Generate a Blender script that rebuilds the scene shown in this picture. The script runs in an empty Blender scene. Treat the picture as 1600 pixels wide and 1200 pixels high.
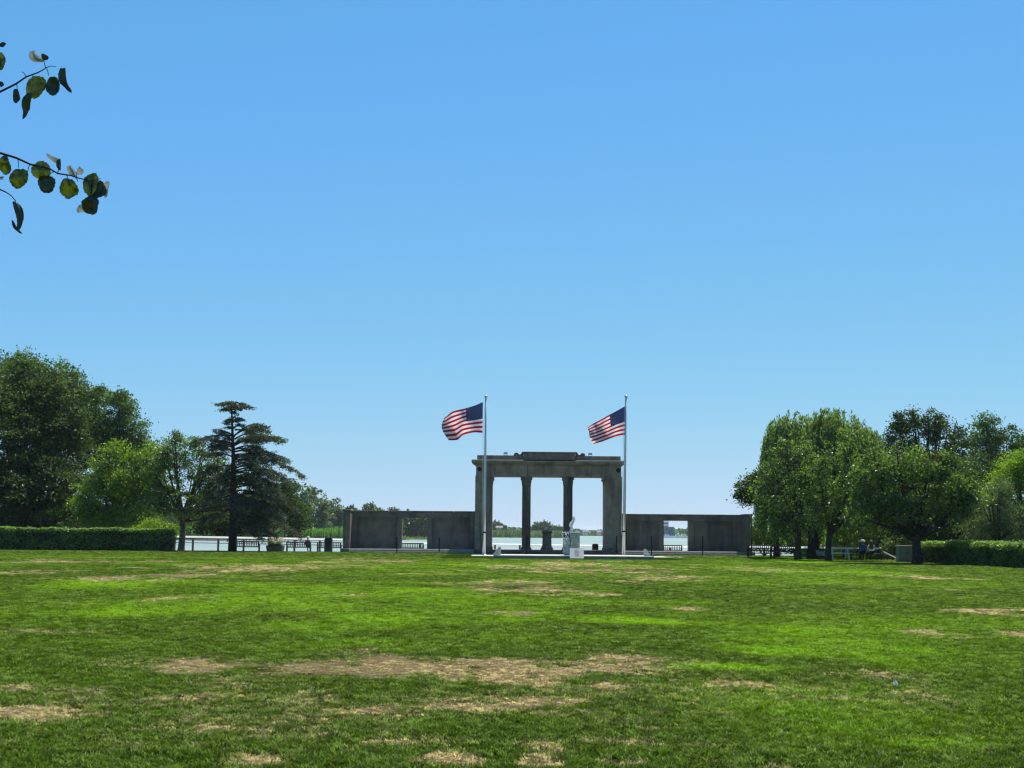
import bpy, bmesh, math, random
import numpy as np
from mathutils import Vector, Matrix, Euler

random.seed(7); rng = np.random.default_rng(7)
S = bpy.context.scene
COL = S.collection
R = math.radians

# ------------------------------------------------------------------ camera
F_PX = 2400.0                       # focal length in pixels of the 1600 px wide photograph
PITCH, ROLL, EYE = R(5.52), R(0.48), 1.65
FW = Vector((0, math.cos(PITCH), math.sin(PITCH)))
_r0 = Vector((1, 0, 0)); _u0 = Vector((0, -math.sin(PITCH), math.cos(PITCH)))
RT = _r0*math.cos(ROLL) + _u0*math.sin(ROLL)
UP = _u0*math.cos(ROLL) - _r0*math.sin(ROLL)
cam_d = bpy.data.cameras.new('camera'); cam = bpy.data.objects.new('camera', cam_d); COL.objects.link(cam)
cam_d.sensor_width = 36.0; cam_d.lens = 36.0*F_PX/1600.0
cam_d.clip_start = 0.1; cam_d.clip_end = 20000
M = Matrix((RT, UP, -FW)).transposed().to_4x4(); M.translation = (0, 0, EYE); cam.matrix_world = M
S.camera = cam

# ------------------------------------------------------------------ sky, sun, exposure
SUN_EL, SUN_AZ = R(60), R(24)       # azimuth measured from +Y towards +X
W = bpy.data.worlds.new('World'); S.world = W; W.use_nodes = True
wn, wl = W.node_tree.nodes, W.node_tree.links
wn.clear()
sky = wn.new('ShaderNodeTexSky'); sky.sky_type = 'NISHITA'; sky.sun_disc = False
sky.sun_elevation = SUN_EL; sky.sun_rotation = SUN_AZ
sky.altitude = 0; sky.air_density = 1.0; sky.dust_density = 0.0; sky.ozone_density = 8.0
# camera-like response per channel (white balance and tone curve of a phone): channel = gain * sky ** power
sep = wn.new('ShaderNodeSeparateColor'); com = wn.new('ShaderNodeCombineColor')
bg = wn.new('ShaderNodeBackground'); bg.inputs[1].default_value = 0.12*2**-.5
wo = wn.new('ShaderNodeOutputWorld'); wl.new(sky.outputs[0], sep.inputs[0])
SKY_K = 0.12                        # the response curve is fitted at this strength
for i, (gain, pw, lin, top) in enumerate(((.60, .92, 9, 9), (.72, .56, 1.13, 9), (1, 1, 1.12, .885))):
    def mth(op, x, y):
        m_ = wn.new('ShaderNodeMath'); m_.operation = op
        wl.new(x, m_.inputs[0])
        if isinstance(y, float) or isinstance(y, int): m_.inputs[1].default_value = y
        else: wl.new(y, m_.inputs[1])
        return m_.outputs[0]
    a = mth('MULTIPLY', sep.outputs[i], SKY_K)
    c = mth('MULTIPLY', mth('POWER', a, pw), gain)
    if lin < 9: c = mth('MINIMUM', c, mth('MULTIPLY', a, lin)) if i == 1 else mth('MULTIPLY', a, lin)
    if top < 9: c = mth('MINIMUM', c, top)
    wl.new(mth('MULTIPLY', c, 1/SKY_K), com.inputs[i])
wl.new(com.outputs[0], bg.inputs[0]); wl.new(bg.outputs[0], wo.inputs[0])
sd = bpy.data.lights.new('sun', 'SUN'); sd.energy = 5.0; sd.angle = R(0.53); sd.color = (1.0, 0.955, 0.88)
so = bpy.data.objects.new('sun', sd); COL.objects.link(so)
sdir = Vector((math.sin(SUN_AZ)*math.cos(SUN_EL), math.cos(SUN_AZ)*math.cos(SUN_EL), math.sin(SUN_EL)))
so.rotation_euler = sdir.to_track_quat('Z', 'Y').to_euler(); so.location = (0, 0, 60)
S.view_settings.view_transform = 'Standard'; S.view_settings.look = 'None'
S.view_settings.gamma = 1; S.view_settings.use_curve_mapping = False
S.view_settings.exposure = 0.5
try:
    cy = S.cycles
    cy.max_bounces = 6; cy.diffuse_bounces = 3; cy.glossy_bounces = 3; cy.transmission_bounces = 4
    cy.volume_bounces = 1; cy.transparent_max_bounces = 4; cy.use_denoising = True; cy.denoiser = 'OPENIMAGEDENOISE'; cy.denoising_input_passes = 'RGB_ALBEDO_NORMAL'
    cy.sample_clamp_indirect = 4.0; cy.caustics_reflective = False; cy.caustics_refractive = False
    cy.filter_width = 1.3
except Exception:
    pass

# ------------------------------------------------------------------ pixel (1600 x 1200) -> world helpers
CAM = Vector((0, 0, EYE))
def P(px, py, D):
    d = FW + RT*((px-800)/F_PX) + UP*((600-py)/F_PX)
    return CAM + d*(D/d.y)
def G(px, py, z=0.0):
    d = FW + RT*((px-800)/F_PX) + UP*((600-py)/F_PX)
    return CAM + d*((z-EYE)/d.z)
def sc(D): return F_PX/D            # pixels per metre at depth D

# ------------------------------------------------------------------ numpy noise
def _hash(ix, iy, seed):
    h = (ix.astype(np.int64)*374761393 + iy.astype(np.int64)*668265263 + seed*1442695041) & 0xffffffff
    h = ((h ^ (h >> 13))*1274126177) & 0xffffffff
    return ((h ^ (h >> 16)) & 0xffff)/65535.0
def vnoise(x, y, seed=0):
    x = np.asarray(x, float); y = np.asarray(y, float)
    ix = np.floor(x); iy = np.floor(y); fx = x-ix; fy = y-iy
    fx = fx*fx*(3-2*fx); fy = fy*fy*(3-2*fy)
    a = _hash(ix, iy, seed); b = _hash(ix+1, iy, seed); c = _hash(ix, iy+1, seed); d = _hash(ix+1, iy+1, seed)
    return (a*(1-fx)+b*fx)*(1-fy) + (c*(1-fx)+d*fx)*fy
def fbm(x, y, seed=0, octv=4):
    t = 0; a = 0.5; n = 0
    for i in range(octv):
        t = t + a*vnoise(x*2**i, y*2**i, seed+i*17); n += a; a *= 0.55
    return t/n

# ------------------------------------------------------------------ object helpers
ORG = {}
def tag(o, label=None, cat=None, group=None, kind=None):
    if label: o['label'] = label
    if cat: o['category'] = cat
    if group: o['group'] = group
    if kind: o['kind'] = kind
    return o
def thing(name, label, cat, loc=(0, 0, 0), group=None, rz=0.0):
    o = bpy.data.objects.new(name, None); COL.objects.link(o)
    o.empty_display_size = 0.3
    o.location = loc; o.rotation_euler = (0, 0, rz); ORG[o.name] = Vector(loc)
    return tag(o, label, cat, group)
def link_mesh(name, me, mats, parent=None):
    o = bpy.data.objects.new(name, me); COL.objects.link(o)
    for m in (mats if isinstance(mats, (list, tuple)) else [mats]):
        me.materials.append(m)
    if parent is not None:
        o.parent = parent; ORG[o.name] = ORG[parent.name]
    else: ORG[o.name] = Vector((0, 0, 0))
    return o
def np_mesh(name, verts, quads, parent=None, mats=(), smooth=False, tint=None, tris=None, midx=None):
    """verts in world space; moved to the parent's origin"""
    v = np.asarray(verts, np.float32).reshape(-1, 3)
    if parent is not None: v = v - np.array(ORG[parent.name], np.float32)
    me = bpy.data.meshes.new(name)
    q = np.asarray(quads, np.int32) if quads is not None and len(quads) else np.zeros((0, 4), np.int32)
    t = np.asarray(tris, np.int32) if tris is not None and len(tris) else np.zeros((0, 3), np.int32)
    loops = np.concatenate([q.ravel(), t.ravel()])
    nq, nt = len(q), len(t)
    starts = np.concatenate([np.arange(nq)*4, nq*4+np.arange(nt)*3]).astype(np.int32)
    me.vertices.add(len(v)); me.vertices.foreach_set('co', v.ravel())
    me.loops.add(len(loops)); me.loops.foreach_set('vertex_index', loops)
    me.polygons.add(nq+nt); me.polygons.foreach_set('loop_start', starts)
    if smooth: me.polygons.foreach_set('use_smooth', np.ones(nq+nt, bool))
    if midx is not None: me.polygons.foreach_set('material_index', np.asarray(midx, np.int32))
    me.update(calc_edges=True)
    if tint is not None:
        a = me.attributes.new('tint', 'FLOAT', 'FACE'); a.data.foreach_set('value', np.asarray(tint, np.float32))
    return link_mesh(name, me, list(mats) if isinstance(mats, (list, tuple)) else [mats], parent)

class MB:
    def __init__(s): s.v = []; s.f = []
    def add(s, vs, fs):
        n = len(s.v); s.v += [tuple(p) for p in vs]; s.f += [tuple(i+n for i in f) for f in fs]; return s
    def box(s, x0, x1, y0, y1, z0, z1, bev=0.0):
        if bev <= 0:
            vs = [(x0, y0, z0), (x1, y0, z0), (x1, y1, z0), (x0, y1, z0), (x0, y0, z1), (x1, y0, z1), (x1, y1, z1), (x0, y1, z1)]
            return s.add(vs, [(0, 3, 2, 1), (4, 5, 6, 7), (0, 1, 5, 4), (1, 2, 6, 5), (2, 3, 7, 6), (3, 0, 4, 7)])
        b = min(bev, (x1-x0)*.45, (y1-y0)*.45, (z1-z0)*.45)
        bm = bmesh.new(); r = bmesh.ops.create_cube(bm, size=1)
        for v in r['verts']:
            v.co = ((x0+x1)/2+v.co.x*(x1-x0), (y0+y1)/2+v.co.y*(y1-y0), (z0+z1)/2+v.co.z*(z1-z0))
        bmesh.ops.bevel(bm, geom=bm.edges[:], offset=b, segments=1, affect='EDGES')
        bm.verts.index_update()
        s.add([v.co[:] for v in bm.verts], [tuple(v.index for v in f.verts) for f in bm.faces]); bm.free(); return s
    def prism(s, poly, d0, d1, axis='y'):
        """poly of 2D points extruded along an axis: 'y' -> points (x,z); 'x' -> (y,z); 'z' -> (x,y)"""
        def pt(p, d): return {'y': (p[0], d, p[1]), 'x': (d, p[0], p[1]), 'z': (p[0], p[1], d)}[axis]
        n = len(poly); vs = [pt(p, d0) for p in poly]+[pt(p, d1) for p in poly]
        fs = [tuple(range(n))[::-1], tuple(range(n, 2*n))]+[(i, (i+1) % n, n+(i+1) % n, n+i) for i in range(n)]
        return s.add(vs, fs)
    def tube(s, pts, rad, sides=6, cap=True):
        pts = [Vector(p) for p in pts]
        if not isinstance(rad, (list, tuple, np.ndarray)): rad = [rad]*len(pts)
        vs = []
        for i, p in enumerate(pts):
            t = (pts[min(i+1, len(pts)-1)]-pts[max(i-1, 0)])
            if t.length < 1e-9: t = Vector((0, 0, 1))
            t.normalize()
            a = t.cross(Vector((0, 0, 1)) if abs(t.z) < .9 else Vector((1, 0, 0))).normalized(); b = t.cross(a)
            for k in range(sides):
                an = 2*math.pi*k/sides
                vs.append(p+(a*math.cos(an)+b*math.sin(an))*rad[i])
        fs = []
        for i in range(len(pts)-1):
            for k in range(sides):
                k2 = (k+1) % sides
                fs.append((i*sides+k, i*sides+k2, (i+1)*sides+k2, (i+1)*sides+k))
        if cap:
            fs.append(tuple(range(sides))[::-1]); fs.append(tuple((len(pts)-1)*sides+k for k in range(sides)))
        return s.add(vs, fs)
    def lathe(s, prof, c, seg=12):
        vs = []; n = len(prof)
        for (r, z) in prof:
            for k in range(seg):
                a = 2*math.pi*k/seg; vs.append((c[0]+r*math.cos(a), c[1]+r*math.sin(a), c[2]+z))
        fs = [(i*seg+k, i*seg+(k+1) % seg, (i+1)*seg+(k+1) % seg, (i+1)*seg+k) for i in range(n-1) for k in range(seg)]
        fs += [tuple(range(seg))[::-1], tuple((n-1)*seg+k for k in range(seg))]
        return s.add(vs, fs)
    def ball(s, c, r, seg=8, rings=5, sq=(1, 1, 1)):
        prof = [(max(1e-3, math.sin(math.pi*i/rings)), -math.cos(math.pi*i/rings)) for i in range(rings+1)]
        m = MB().lathe(prof, (0, 0, 0), seg)
        return s.add([(c[0]+p[0]*r*sq[0], c[1]+p[1]*r*sq[1], c[2]+p[2]*r*sq[2]) for p in m.v], m.f)
    def build(s, name, mat, parent=None, smooth=False, kind=None):
        me = bpy.data.meshes.new(name)
        o = ORG[parent.name] if parent is not None else Vector((0, 0, 0))
        me.from_pydata([(p[0]-o[0], p[1]-o[1], p[2]-o[2]) for p in s.v], [], s.f); me.update()
        bm = bmesh.new(); bm.from_mesh(me); bmesh.ops.recalc_face_normals(bm, faces=bm.faces[:]); bm.to_mesh(me); bm.free()
        if smooth:
            for p in me.polygons: p.use_smooth = True
        ob = link_mesh(name, me, mat, parent)
        if kind: ob['kind'] = kind
        return ob
def copy_tree(o, parent=None):
    c = o.copy(); COL.objects.link(c); c.parent = parent
    for ch in list(o.children): copy_tree(ch, c)
    return c

# ------------------------------------------------------------------ materials
def nmat(name):
    m = bpy.data.materials.new(name); m.use_nodes = True; n = m.node_tree.nodes; n.clear()
    out = n.new('ShaderNodeOutputMaterial'); return m, n, m.node_tree.links, out
def solid(name, col, rough=0.7, noise=0.25, nscale=3.0, bump=0.0, bscale=30.0, spec=0.3, metal=0.0, stain=None, sscale=0.5):
    """principled paint/stone/wood with a mottled base colour and fine relief"""
    m, n, l, out = nmat(name)
    b = n.new('ShaderNodeBsdfPrincipled'); b.inputs['Roughness'].default_value = rough
    b.inputs['Specular IOR Level'].default_value = spec; b.inputs['Metallic'].default_value = metal
    g = n.new('ShaderNodeNewGeometry')
    no = n.new('ShaderNodeTexNoise'); no.inputs['Scale'].default_value = nscale; no.inputs['Detail'].default_value = 6
    l.new(g.outputs['Position'], no.inputs['Vector'])
    r = n.new('ShaderNodeValToRGB'); c = np.array(col)
    r.color_ramp.elements[0].position = 0.3; r.color_ramp.elements[1].position = 0.7
    r.color_ramp.elements[0].color = (*(c*(1-noise)), 1); r.color_ramp.elements[1].color = (*np.minimum(c*(1+noise), .95), 1)
    l.new(no.outputs['Fac'], r.inputs[0]); src = r.outputs[0]
    if stain is not None:
        mp = n.new('ShaderNodeMapping'); mp.inputs['Scale'].default_value = (1.6, 1.6, 0.35)
        l.new(g.outputs['Position'], mp.inputs['Vector'])
        n2 = n.new('ShaderNodeTexNoise'); n2.inputs['Scale'].default_value = sscale; n2.inputs['Detail'].default_value = 5
        l.new(mp.outputs[0], n2.inputs['Vector'])
        r2 = n.new('ShaderNodeValToRGB'); r2.color_ramp.elements[0].position = .48; r2.color_ramp.elements[1].position = .68
        mx = n.new('ShaderNodeMix'); mx.data_type = 'RGBA'; mx.inputs[7].default_value = (*stain, 1)
        l.new(n2.outputs['Fac'], r2.inputs[0]); l.new(r2.outputs[0], mx.inputs[0]); l.new(src, mx.inputs[6]); src = mx.outputs[2]
    l.new(src, b.inputs['Base Color'])
    if bump:
        n3 = n.new('ShaderNodeTexNoise'); n3.inputs['Scale'].default_value = bscale; n3.inputs['Detail'].default_value = 4
        l.new(g.outputs['Position'], n3.inputs['Vector'])
        bp = n.new('ShaderNodeBump'); bp.inputs['Strength'].default_value = bump; bp.inputs['Distance'].default_value = 0.02
        l.new(n3.outputs['Fac'], bp.inputs['Height']); l.new(bp.outputs[0], b.inputs['Normal'])
    l.new(b.outputs[0], out.inputs[0]); return m
def leafmat(name, dark, light, trans=0.42, gloss=0.10, tcol=None, rough=0.45):
    m, n, l, out = nmat(name)
    at = n.new('ShaderNodeAttribute'); at.attribute_name = 'tint'
    r = n.new('ShaderNodeValToRGB'); r.color_ramp.elements[0].color = (*dark, 1); r.color_ramp.elements[1].color = (*light, 1)
    l.new(at.outputs['Fac'], r.inputs[0])
    di = n.new('ShaderNodeBsdfDiffuse'); l.new(r.outputs[0], di.inputs[0])
    tr = n.new('ShaderNodeBsdfTranslucent')
    hs = n.new('ShaderNodeMix'); hs.data_type = 'RGBA'; hs.blend_type = 'MULTIPLY'; hs.inputs[0].default_value = 1
    hs.inputs[7].default_value = (*(tcol or (1.25, 1.4, .5)), 1)
    l.new(r.outputs[0], hs.inputs[6]); l.new(hs.outputs[2], tr.inputs[0])
    mx = n.new('ShaderNodeMixShader'); mx.inputs[0].default_value = trans
    l.new(di.outputs[0], mx.inputs[1]); l.new(tr.outputs[0], mx.inputs[2])
    gl = n.new('ShaderNodeBsdfGlossy'); gl.inputs['Roughness'].default_value = rough; gl.inputs[0].default_value = (.75, .85, .8, 1)
    m2 = n.new('ShaderNodeMixShader'); m2.inputs[0].default_value = gloss*.4
    l.new(mx.outputs[0], m2.inputs[1]); l.new(gl.outputs[0], m2.inputs[2]); l.new(m2.outputs[0], out.inputs[0])
    return m

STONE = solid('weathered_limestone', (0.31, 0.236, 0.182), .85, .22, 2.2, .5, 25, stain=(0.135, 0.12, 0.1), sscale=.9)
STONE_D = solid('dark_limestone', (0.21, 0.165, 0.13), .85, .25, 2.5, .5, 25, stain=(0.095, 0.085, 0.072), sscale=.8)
PANEL = solid('wall_panel_stone', (0.225, 0.17, 0.135), .8, .2, 1.5, .4, 30, stain=(0.1, 0.09, 0.08), sscale=.7)
CONC = solid('pale_concrete', (.52, .5, .46), .85, .15, 1.5, .3, 40)
CONC_D = solid('grey_concrete', (.26, .245, .22), .85, .22, 3, .3, 40)
MARBLE = solid('white_marble', (.62, .6, .56), .5, .08, 6)
GREENSTONE = solid('wet_green_granite', (.19, .25, .22), .35, .4, 9, .3, 20, spec=.5)
BLACK = solid('black_metal', (.012, .012, .013), .5, .2, 8)
ALU = solid('brushed_aluminium', (.55, .57, .58), .35, .05, 5, metal=.7)
WHITEP = solid('white_paint', (.8, .8, .78), .5, .05, 4)
WOOD_D = solid('dark_bench_timber', (.028, .024, .021), .7, .35, 10, .3, 40)
WOOD_G = solid('grey_weathered_timber', (.10, .09, .078), .8, .3, 8, .3, 30)
BARK = solid('tree_bark', (.045, .038, .032), .9, .4, 5, .9, 14)
BARK_L = solid('pale_flaking_bark', (.085, .075, .06), .9, .5, 4, .8, 10)
GREENBIN = solid('dark_green_plastic', (.012, .03, .028), .5, .2, 4)
CABM = solid('grey_green_cabinet_paint', (.23, .22, .175), .5, .12, 3)
PLANTERM = solid('planter_stone', (.05, .05, .05), .9, .3, 6)
BRONZE = solid('dark_engraving', (.12, .115, .11), .6, .2, 5)
SOIL = solid('soil', (.05, .04, .03), .95, .3, 5)

# ------------------------------------------------------------------ lawn
def gz(x, y):
    x = np.asarray(x, float); y = np.asarray(y, float)
    def ss(a, b, t): t = np.clip((t-a)/(b-a), 0, 1); return t*t*(3-2*t)
    tq = x/np.maximum(y, 60); mid = ss(-.262, -.245, tq)*(1-ss(.172, .19, tq))                     # 1 in the stretch that opens on the water
    left_low = mid*(1-ss(-17, -12, x))
    z_side = -4*ss(330, 340, y) - .25*ss(106.5, 109, y)*(1-ss(120, 124, y))*ss(.148, .156, tq)*(1-ss(.245, .26, tq))
    z_mid = -0.45*ss(123.6, 124.2, y) - 0.5*ss(131, 134, y)
    z_mid = z_mid - 4*np.where(left_low > .5, ss(190, 200, y), ss(131, 132, y))
    return z_side*(1-mid) + z_mid*mid

# dry and lush patches of the turf, each an ellipse lying on the ground: pixel box in the photograph -> place on the lawn
DRY = [(700, 1120, 420, 40, .34), (150, 1075, 260, 26, .32), (1250, 1095, 330, 22, .30), (600, 1035, 320, 8, .5), (640, 1045, 260, 22, 1.0), (860, 1050, 190, 30, .75), (400, 1040, 150, 10, 1.0), (960, 1082, 60, 9, .7), (860, 1103, 90, 12, .85), (760, 1113, 60, 9, .8),
       (590, 1112, 26, 8, .8), (80, 1108, 85, 10, .95), (15, 1075, 40, 10, .8), (850, 1175, 60, 12, .55), (680, 1192, 60, 10, .6), (390, 1190, 60, 9, .7), (820, 1195, 50, 10, .7), (1200, 1194, 40, 9, .7), (950, 1192, 60, 6, .5), (1110, 1190, 50, 8, .45),
       (900, 887, 190, 6, .9), (1010, 890, 120, 4, .6), (800, 917, 90, 8, .8), (940, 931, 75, 6, .85), (1040, 905, 80, 4, .5), (720, 915, 60, 4, .5),
       (240, 903, 150, 4, .9), (440, 886, 160, 3, .95), (560, 877, 90, 2.5, .95), (130, 877, 150, 1.6, .7), (20, 894, 60, 2.2, .8), (350, 893, 120, 3, .6),
       (1570, 957, 75, 7, .95), (1480, 992, 50, 8, .7), (1590, 990, 40, 7, .7), (1065, 953, 40, 4, .7), (1450, 903, 60, 3, .7), (1480, 923, 40, 2.5, .6), (1430, 1090, 60, 9, .5), (1000, 1060, 110, 28, .55),
       (560, 930, 90, 6, .45), (270, 936, 60, 5, .5), (60, 993, 90, 6, .5), (780, 953, 80, 6, .6), (1380, 1060, 170, 14, .4), (480, 1150, 120, 12, .3), (1180, 890, 60, 3, .4), (300, 1090, 120, 16, .35), (1010, 1165, 140, 10, .45), (620, 1165, 120, 8, .4)]
LUSH = [(700, 965, 1000, 70, .62), (1350, 1010, 420, 60, .6), (1350, 1130, 420, 70, .42), (250, 960, 420, 50, .6), (700, 885, 1100, 14, .5), (150, 1160, 260, 50, .22), (620, 1090, 200, 22, .28), (150, 915, 170, 12, .9), (260, 955, 220, 18, .9), (560, 970, 200, 30, .8), (640, 925, 160, 9, .9), (1130, 1045, 130, 9, 1.0), (1250, 1020, 190, 14, .8), (1000, 973, 170, 12, .95), (1250, 985, 210, 16, .7), (1080, 943, 60, 6, 1.0),
        (1300, 895, 200, 8, .7), (1260, 878, 100, 4, 1.0), (300, 872, 400, 4, .6), (1000, 877, 300, 3, .5), (1300, 910, 300, 10, .5), (850, 900, 300, 4, .4), (1180, 1080, 120, 12, .5), (1450, 1165, 170, 20, .6), (520, 1010, 300, 16, .6), (1450, 1020, 140, 14, .55), (200, 1010, 200, 16, .3), (900, 1000, 200, 14, .4)]
def _ell(e):
    cx, cy, rx, ry, s = e; y = cy
    c = G(cx, cy); a = G(cx, cy-ry*.98); b = G(cx, cy+ry*.98) if cy+ry < 1400 else G(cx, cy+ry)
    return (c.x, (a.y+b.y)/2, rx/sc(c.y), (a.y-b.y)/2, s)
DRYW = [_ell((e[0], e[1], e[2]*1.2, e[3]*(1.8 if e[1] < 910 else 1.3), min(1, e[4]*(1.25 if e[1] < 910 else 1.1)))) for e in DRY]; LUSHW = [_ell(e) for e in LUSH]
def turf(x, y):
    x = np.asarray(x, float); y = np.asarray(y, float)
    wx = (fbm(x*.5, y*.3, 3)-.5); wy = (fbm(x*.5, y*.3, 9)-.5)
    def field(L, warp, edge):
        out = np.zeros_like(x)
        for (cx, cy_, rx, ry, s) in L:
            qx = x+wx*warp*rx*1.6; qy = y+wy*warp*ry*2.2
            d = np.sqrt(((qx-cx)/rx)**2+((qy-cy_)/ry)**2)
            out = np.maximum(out, s*np.clip((1.15-d)/edge, 0, 1))
        return out*out*(3-2*out)
    dry = field(DRYW, 1.3, .9); lush = field(LUSHW, .8, 1.0)
    br = fbm(x*1.3, y*.7, 21, 5)
    fine = fbm(x*3.1, y*1.6, 61, 5)
    dry = np.clip((dry*1.25-.12)*(1+3.2*(br-.5)+2.2*(fine-.5)) + .55*np.clip((fbm(x*.18, y*.06, 41)-.54)*4, 0, 1)*br, 0, 1)
    lush = np.clip(lush*(.15+1.6*fbm(x*.35, y*.11, 33, 5)) + .8*(fbm(x*.10, y*.05, 55)-.5), 0, 1)
    return dry, lush

xs = np.concatenate([np.arange(-420, -60, 20), np.arange(-60, -24, 1.0), np.arange(-24, 24.01, .22), np.arange(25, 61, 1.0), np.arange(80, 421, 20)])
ys = np.concatenate([np.arange(-60, 6, 6), np.arange(8, 40, .22), np.arange(40, 122, .8), np.arange(122, 136, .2), np.arange(136, 200, 4), np.arange(200, 345, 5)])
gx, gy = np.meshgrid(xs, ys)
zz = gz(gx, gy) + (fbm(gx*.25, gy*.25, 77)-.5)*.05
ny, nx = gx.shape
idx = np.arange(nx*ny).reshape(ny, nx)
q = np.stack([idx[:-1, :-1], idx[:-1, 1:], idx[1:, 1:], idx[1:, :-1]], -1).reshape(-1, 4)

LAWN, n, l, out = nmat('turf_ground')
def turf_color(n, l, inst):
    """shared by the ground and the blades: dull green -> lush green -> straw"""
    ad = n.new('ShaderNodeAttribute'); ad.attribute_name = 'dry'
    al = n.new('ShaderNodeAttribute'); al.attribute_name = 'lush'
    ar = n.new('ShaderNodeAttribute'); ar.attribute_name = 'rnd'
    if inst: ad.attribute_type = al.attribute_type = ar.attribute_type = 'INSTANCER'
    return ad, al, ar
g = n.new('ShaderNodeNewGeometry'); ad, al, _ = turf_color(n, l, False)
def math_node(n, l, op, a, b):
    m = n.new('ShaderNodeMath'); m.operation = op
    for i, v in enumerate((a, b)):
        if isinstance(v, (int, float)): m.inputs[i].default_value = v
        else: l.new(v, m.inputs[i])
    return m.outputs[0]
def mixc(n, l, fac, a, b):
    m = n.new('ShaderNodeMix'); m.data_type = 'RGBA'
    if isinstance(fac, (int, float)): m.inputs[0].default_value = fac
    else: l.new(fac, m.inputs[0])
    for i, v in ((6, a), (7, b)):
        if isinstance(v, tuple): m.inputs[i].default_value = (*v, 1)
        else: l.new(v, m.inputs[i])
    return m.outputs[2]
def noise(n, l, pos, scale, detail=5, rough=.6):
    t = n.new('ShaderNodeTexNoise'); t.inputs['Scale'].default_value = scale; t.inputs['Detail'].default_value = detail
    t.inputs['Roughness'].default_value = rough
    l.new(pos, t.inputs['Vector']); return t.outputs['Fac']
n1 = noise(n, l, g.outputs['Position'], 9, 6, .7); n2 = noise(n, l, g.outputs['Position'], 60, 3, .7); n3 = noise(n, l, g.outputs['Position'], .8, 5)
def ramp(n, l, fac, p0, p1):
    r = n.new('ShaderNodeMapRange'); r.inputs[1].default_value = p0; r.inputs[2].default_value = p1; l.new(fac, r.inputs[0]); return r.outputs[0]
GREEN_DULL, GREEN_LUSH, STRAW = (.060, .108, .008), (.195, .370, .004), (.50, .40, .26)
base = mixc(n, l, al.outputs['Fac'], tuple(c*.9 for c in GREEN_DULL), tuple(c*.75 for c in GREEN_LUSH))
base = mixc(n, l, math_node(n, l, 'MULTIPLY', ramp(n, l, n2, .35, .7), .55), base, (.028, .034, .012))
dn = ramp(n, l, math_node(n, l, 'ADD', ad.outputs['Fac'], math_node(n, l, 'MULTIPLY', math_node(n, l, 'SUBTRACT', n1, .5), 1.6)), .25, 1.0)
straw = mixc(n, l, ramp(n, l, n1, .35, .65), (.16, .112, .05), (.44, .325, .165))
base = mixc(n, l, dn, base, straw)
b = n.new('ShaderNodeBsdfDiffuse'); l.new(base, b.inputs[0]); b.inputs['Roughness'].default_value = 1
bp = n.new('ShaderNodeBump'); bp.inputs['Strength'].default_value = .8; bp.inputs['Distance'].default_value = .04
l.new(noise(n, l, g.outputs['Position'], 25, 4), bp.inputs['Height']); l.new(bp.outputs[0], b.inputs['Normal'])
l.new(b.outputs[0], out.inputs[0])
lawn = np_mesh('lawn', np.stack([gx, gy, zz], -1).reshape(-1, 3), q, mats=LAWN, smooth=True)
dryv, lushv = turf(gx.ravel(), gy.ravel())
for nm, val in (('dry', dryv), ('lush', lushv)):
    a = lawn.data.attributes.new(nm, 'FLOAT', 'POINT'); a.data.foreach_set('value', val.astype(np.float32))
tag(lawn, 'mown green park lawn with dry straw coloured patches', kind='structure')

# ------------------------------------------------------------------ grass blades (nobody could count them)
BLADE, n, l, out = nmat('grass_blade')
ad, al, ar = turf_color(n, l, True)
c0 = mixc(n, l, al.outputs['Fac'], GREEN_DULL, GREEN_LUSH)
c0 = mixc(n, l, math_node(n, l, 'MULTIPLY', ramp(n, l, ar.outputs['Fac'], .62, 1.0), .6), c0, (.17, .23, .07))
c0 = mixc(n, l, ad.outputs['Fac'], c0, STRAW)
vb = n.new('ShaderNodeMix'); vb.data_type = 'RGBA'; vb.blend_type = 'MULTIPLY'; vb.inputs[0].default_value = 1
rv = n.new('ShaderNodeMapRange'); rv.inputs[3].default_value = .38; rv.inputs[4].default_value = 1.8; l.new(ar.outputs['Fac'], rv.inputs[0])
cv = n.new('ShaderNodeCombineColor'); [l.new(rv.outputs[0], cv.inputs[i]) for i in range(3)]
l.new(c0, vb.inputs[6]); l.new(cv.outputs[0], vb.inputs[7]); c0 = vb.outputs[2]
di = n.new('ShaderNodeBsdfDiffuse'); l.new(c0, di.inputs[0])
tr = n.new('ShaderNodeBsdfTranslucent')
tm = n.new('ShaderNodeMix'); tm.data_type = 'RGBA'; tm.blend_type = 'MULTIPLY'; tm.inputs[0].default_value = 1; tm.inputs[7].default_value = (1.25, 1.3, .7, 1)
l.new(c0, tm.inputs[6]); l.new(tm.outputs[2], tr.inputs[0])
mx = n.new('ShaderNodeMixShader'); mx.inputs[0].default_value = .45; l.new(di.outputs[0], mx.inputs[1]); l.new(tr.outputs[0], mx.inputs[2])
gl = n.new('ShaderNodeBsdfGlossy'); gl.inputs['Roughness'].default_value = .55
m2 = n.new('ShaderNodeMixShader'); m2.inputs[0].default_value = .005; l.new(mx.outputs[0], m2.inputs[1]); l.new(gl.outputs[0], m2.inputs[2])
l.new(m2.outputs[0], out.inputs[0])
clumps = []
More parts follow.
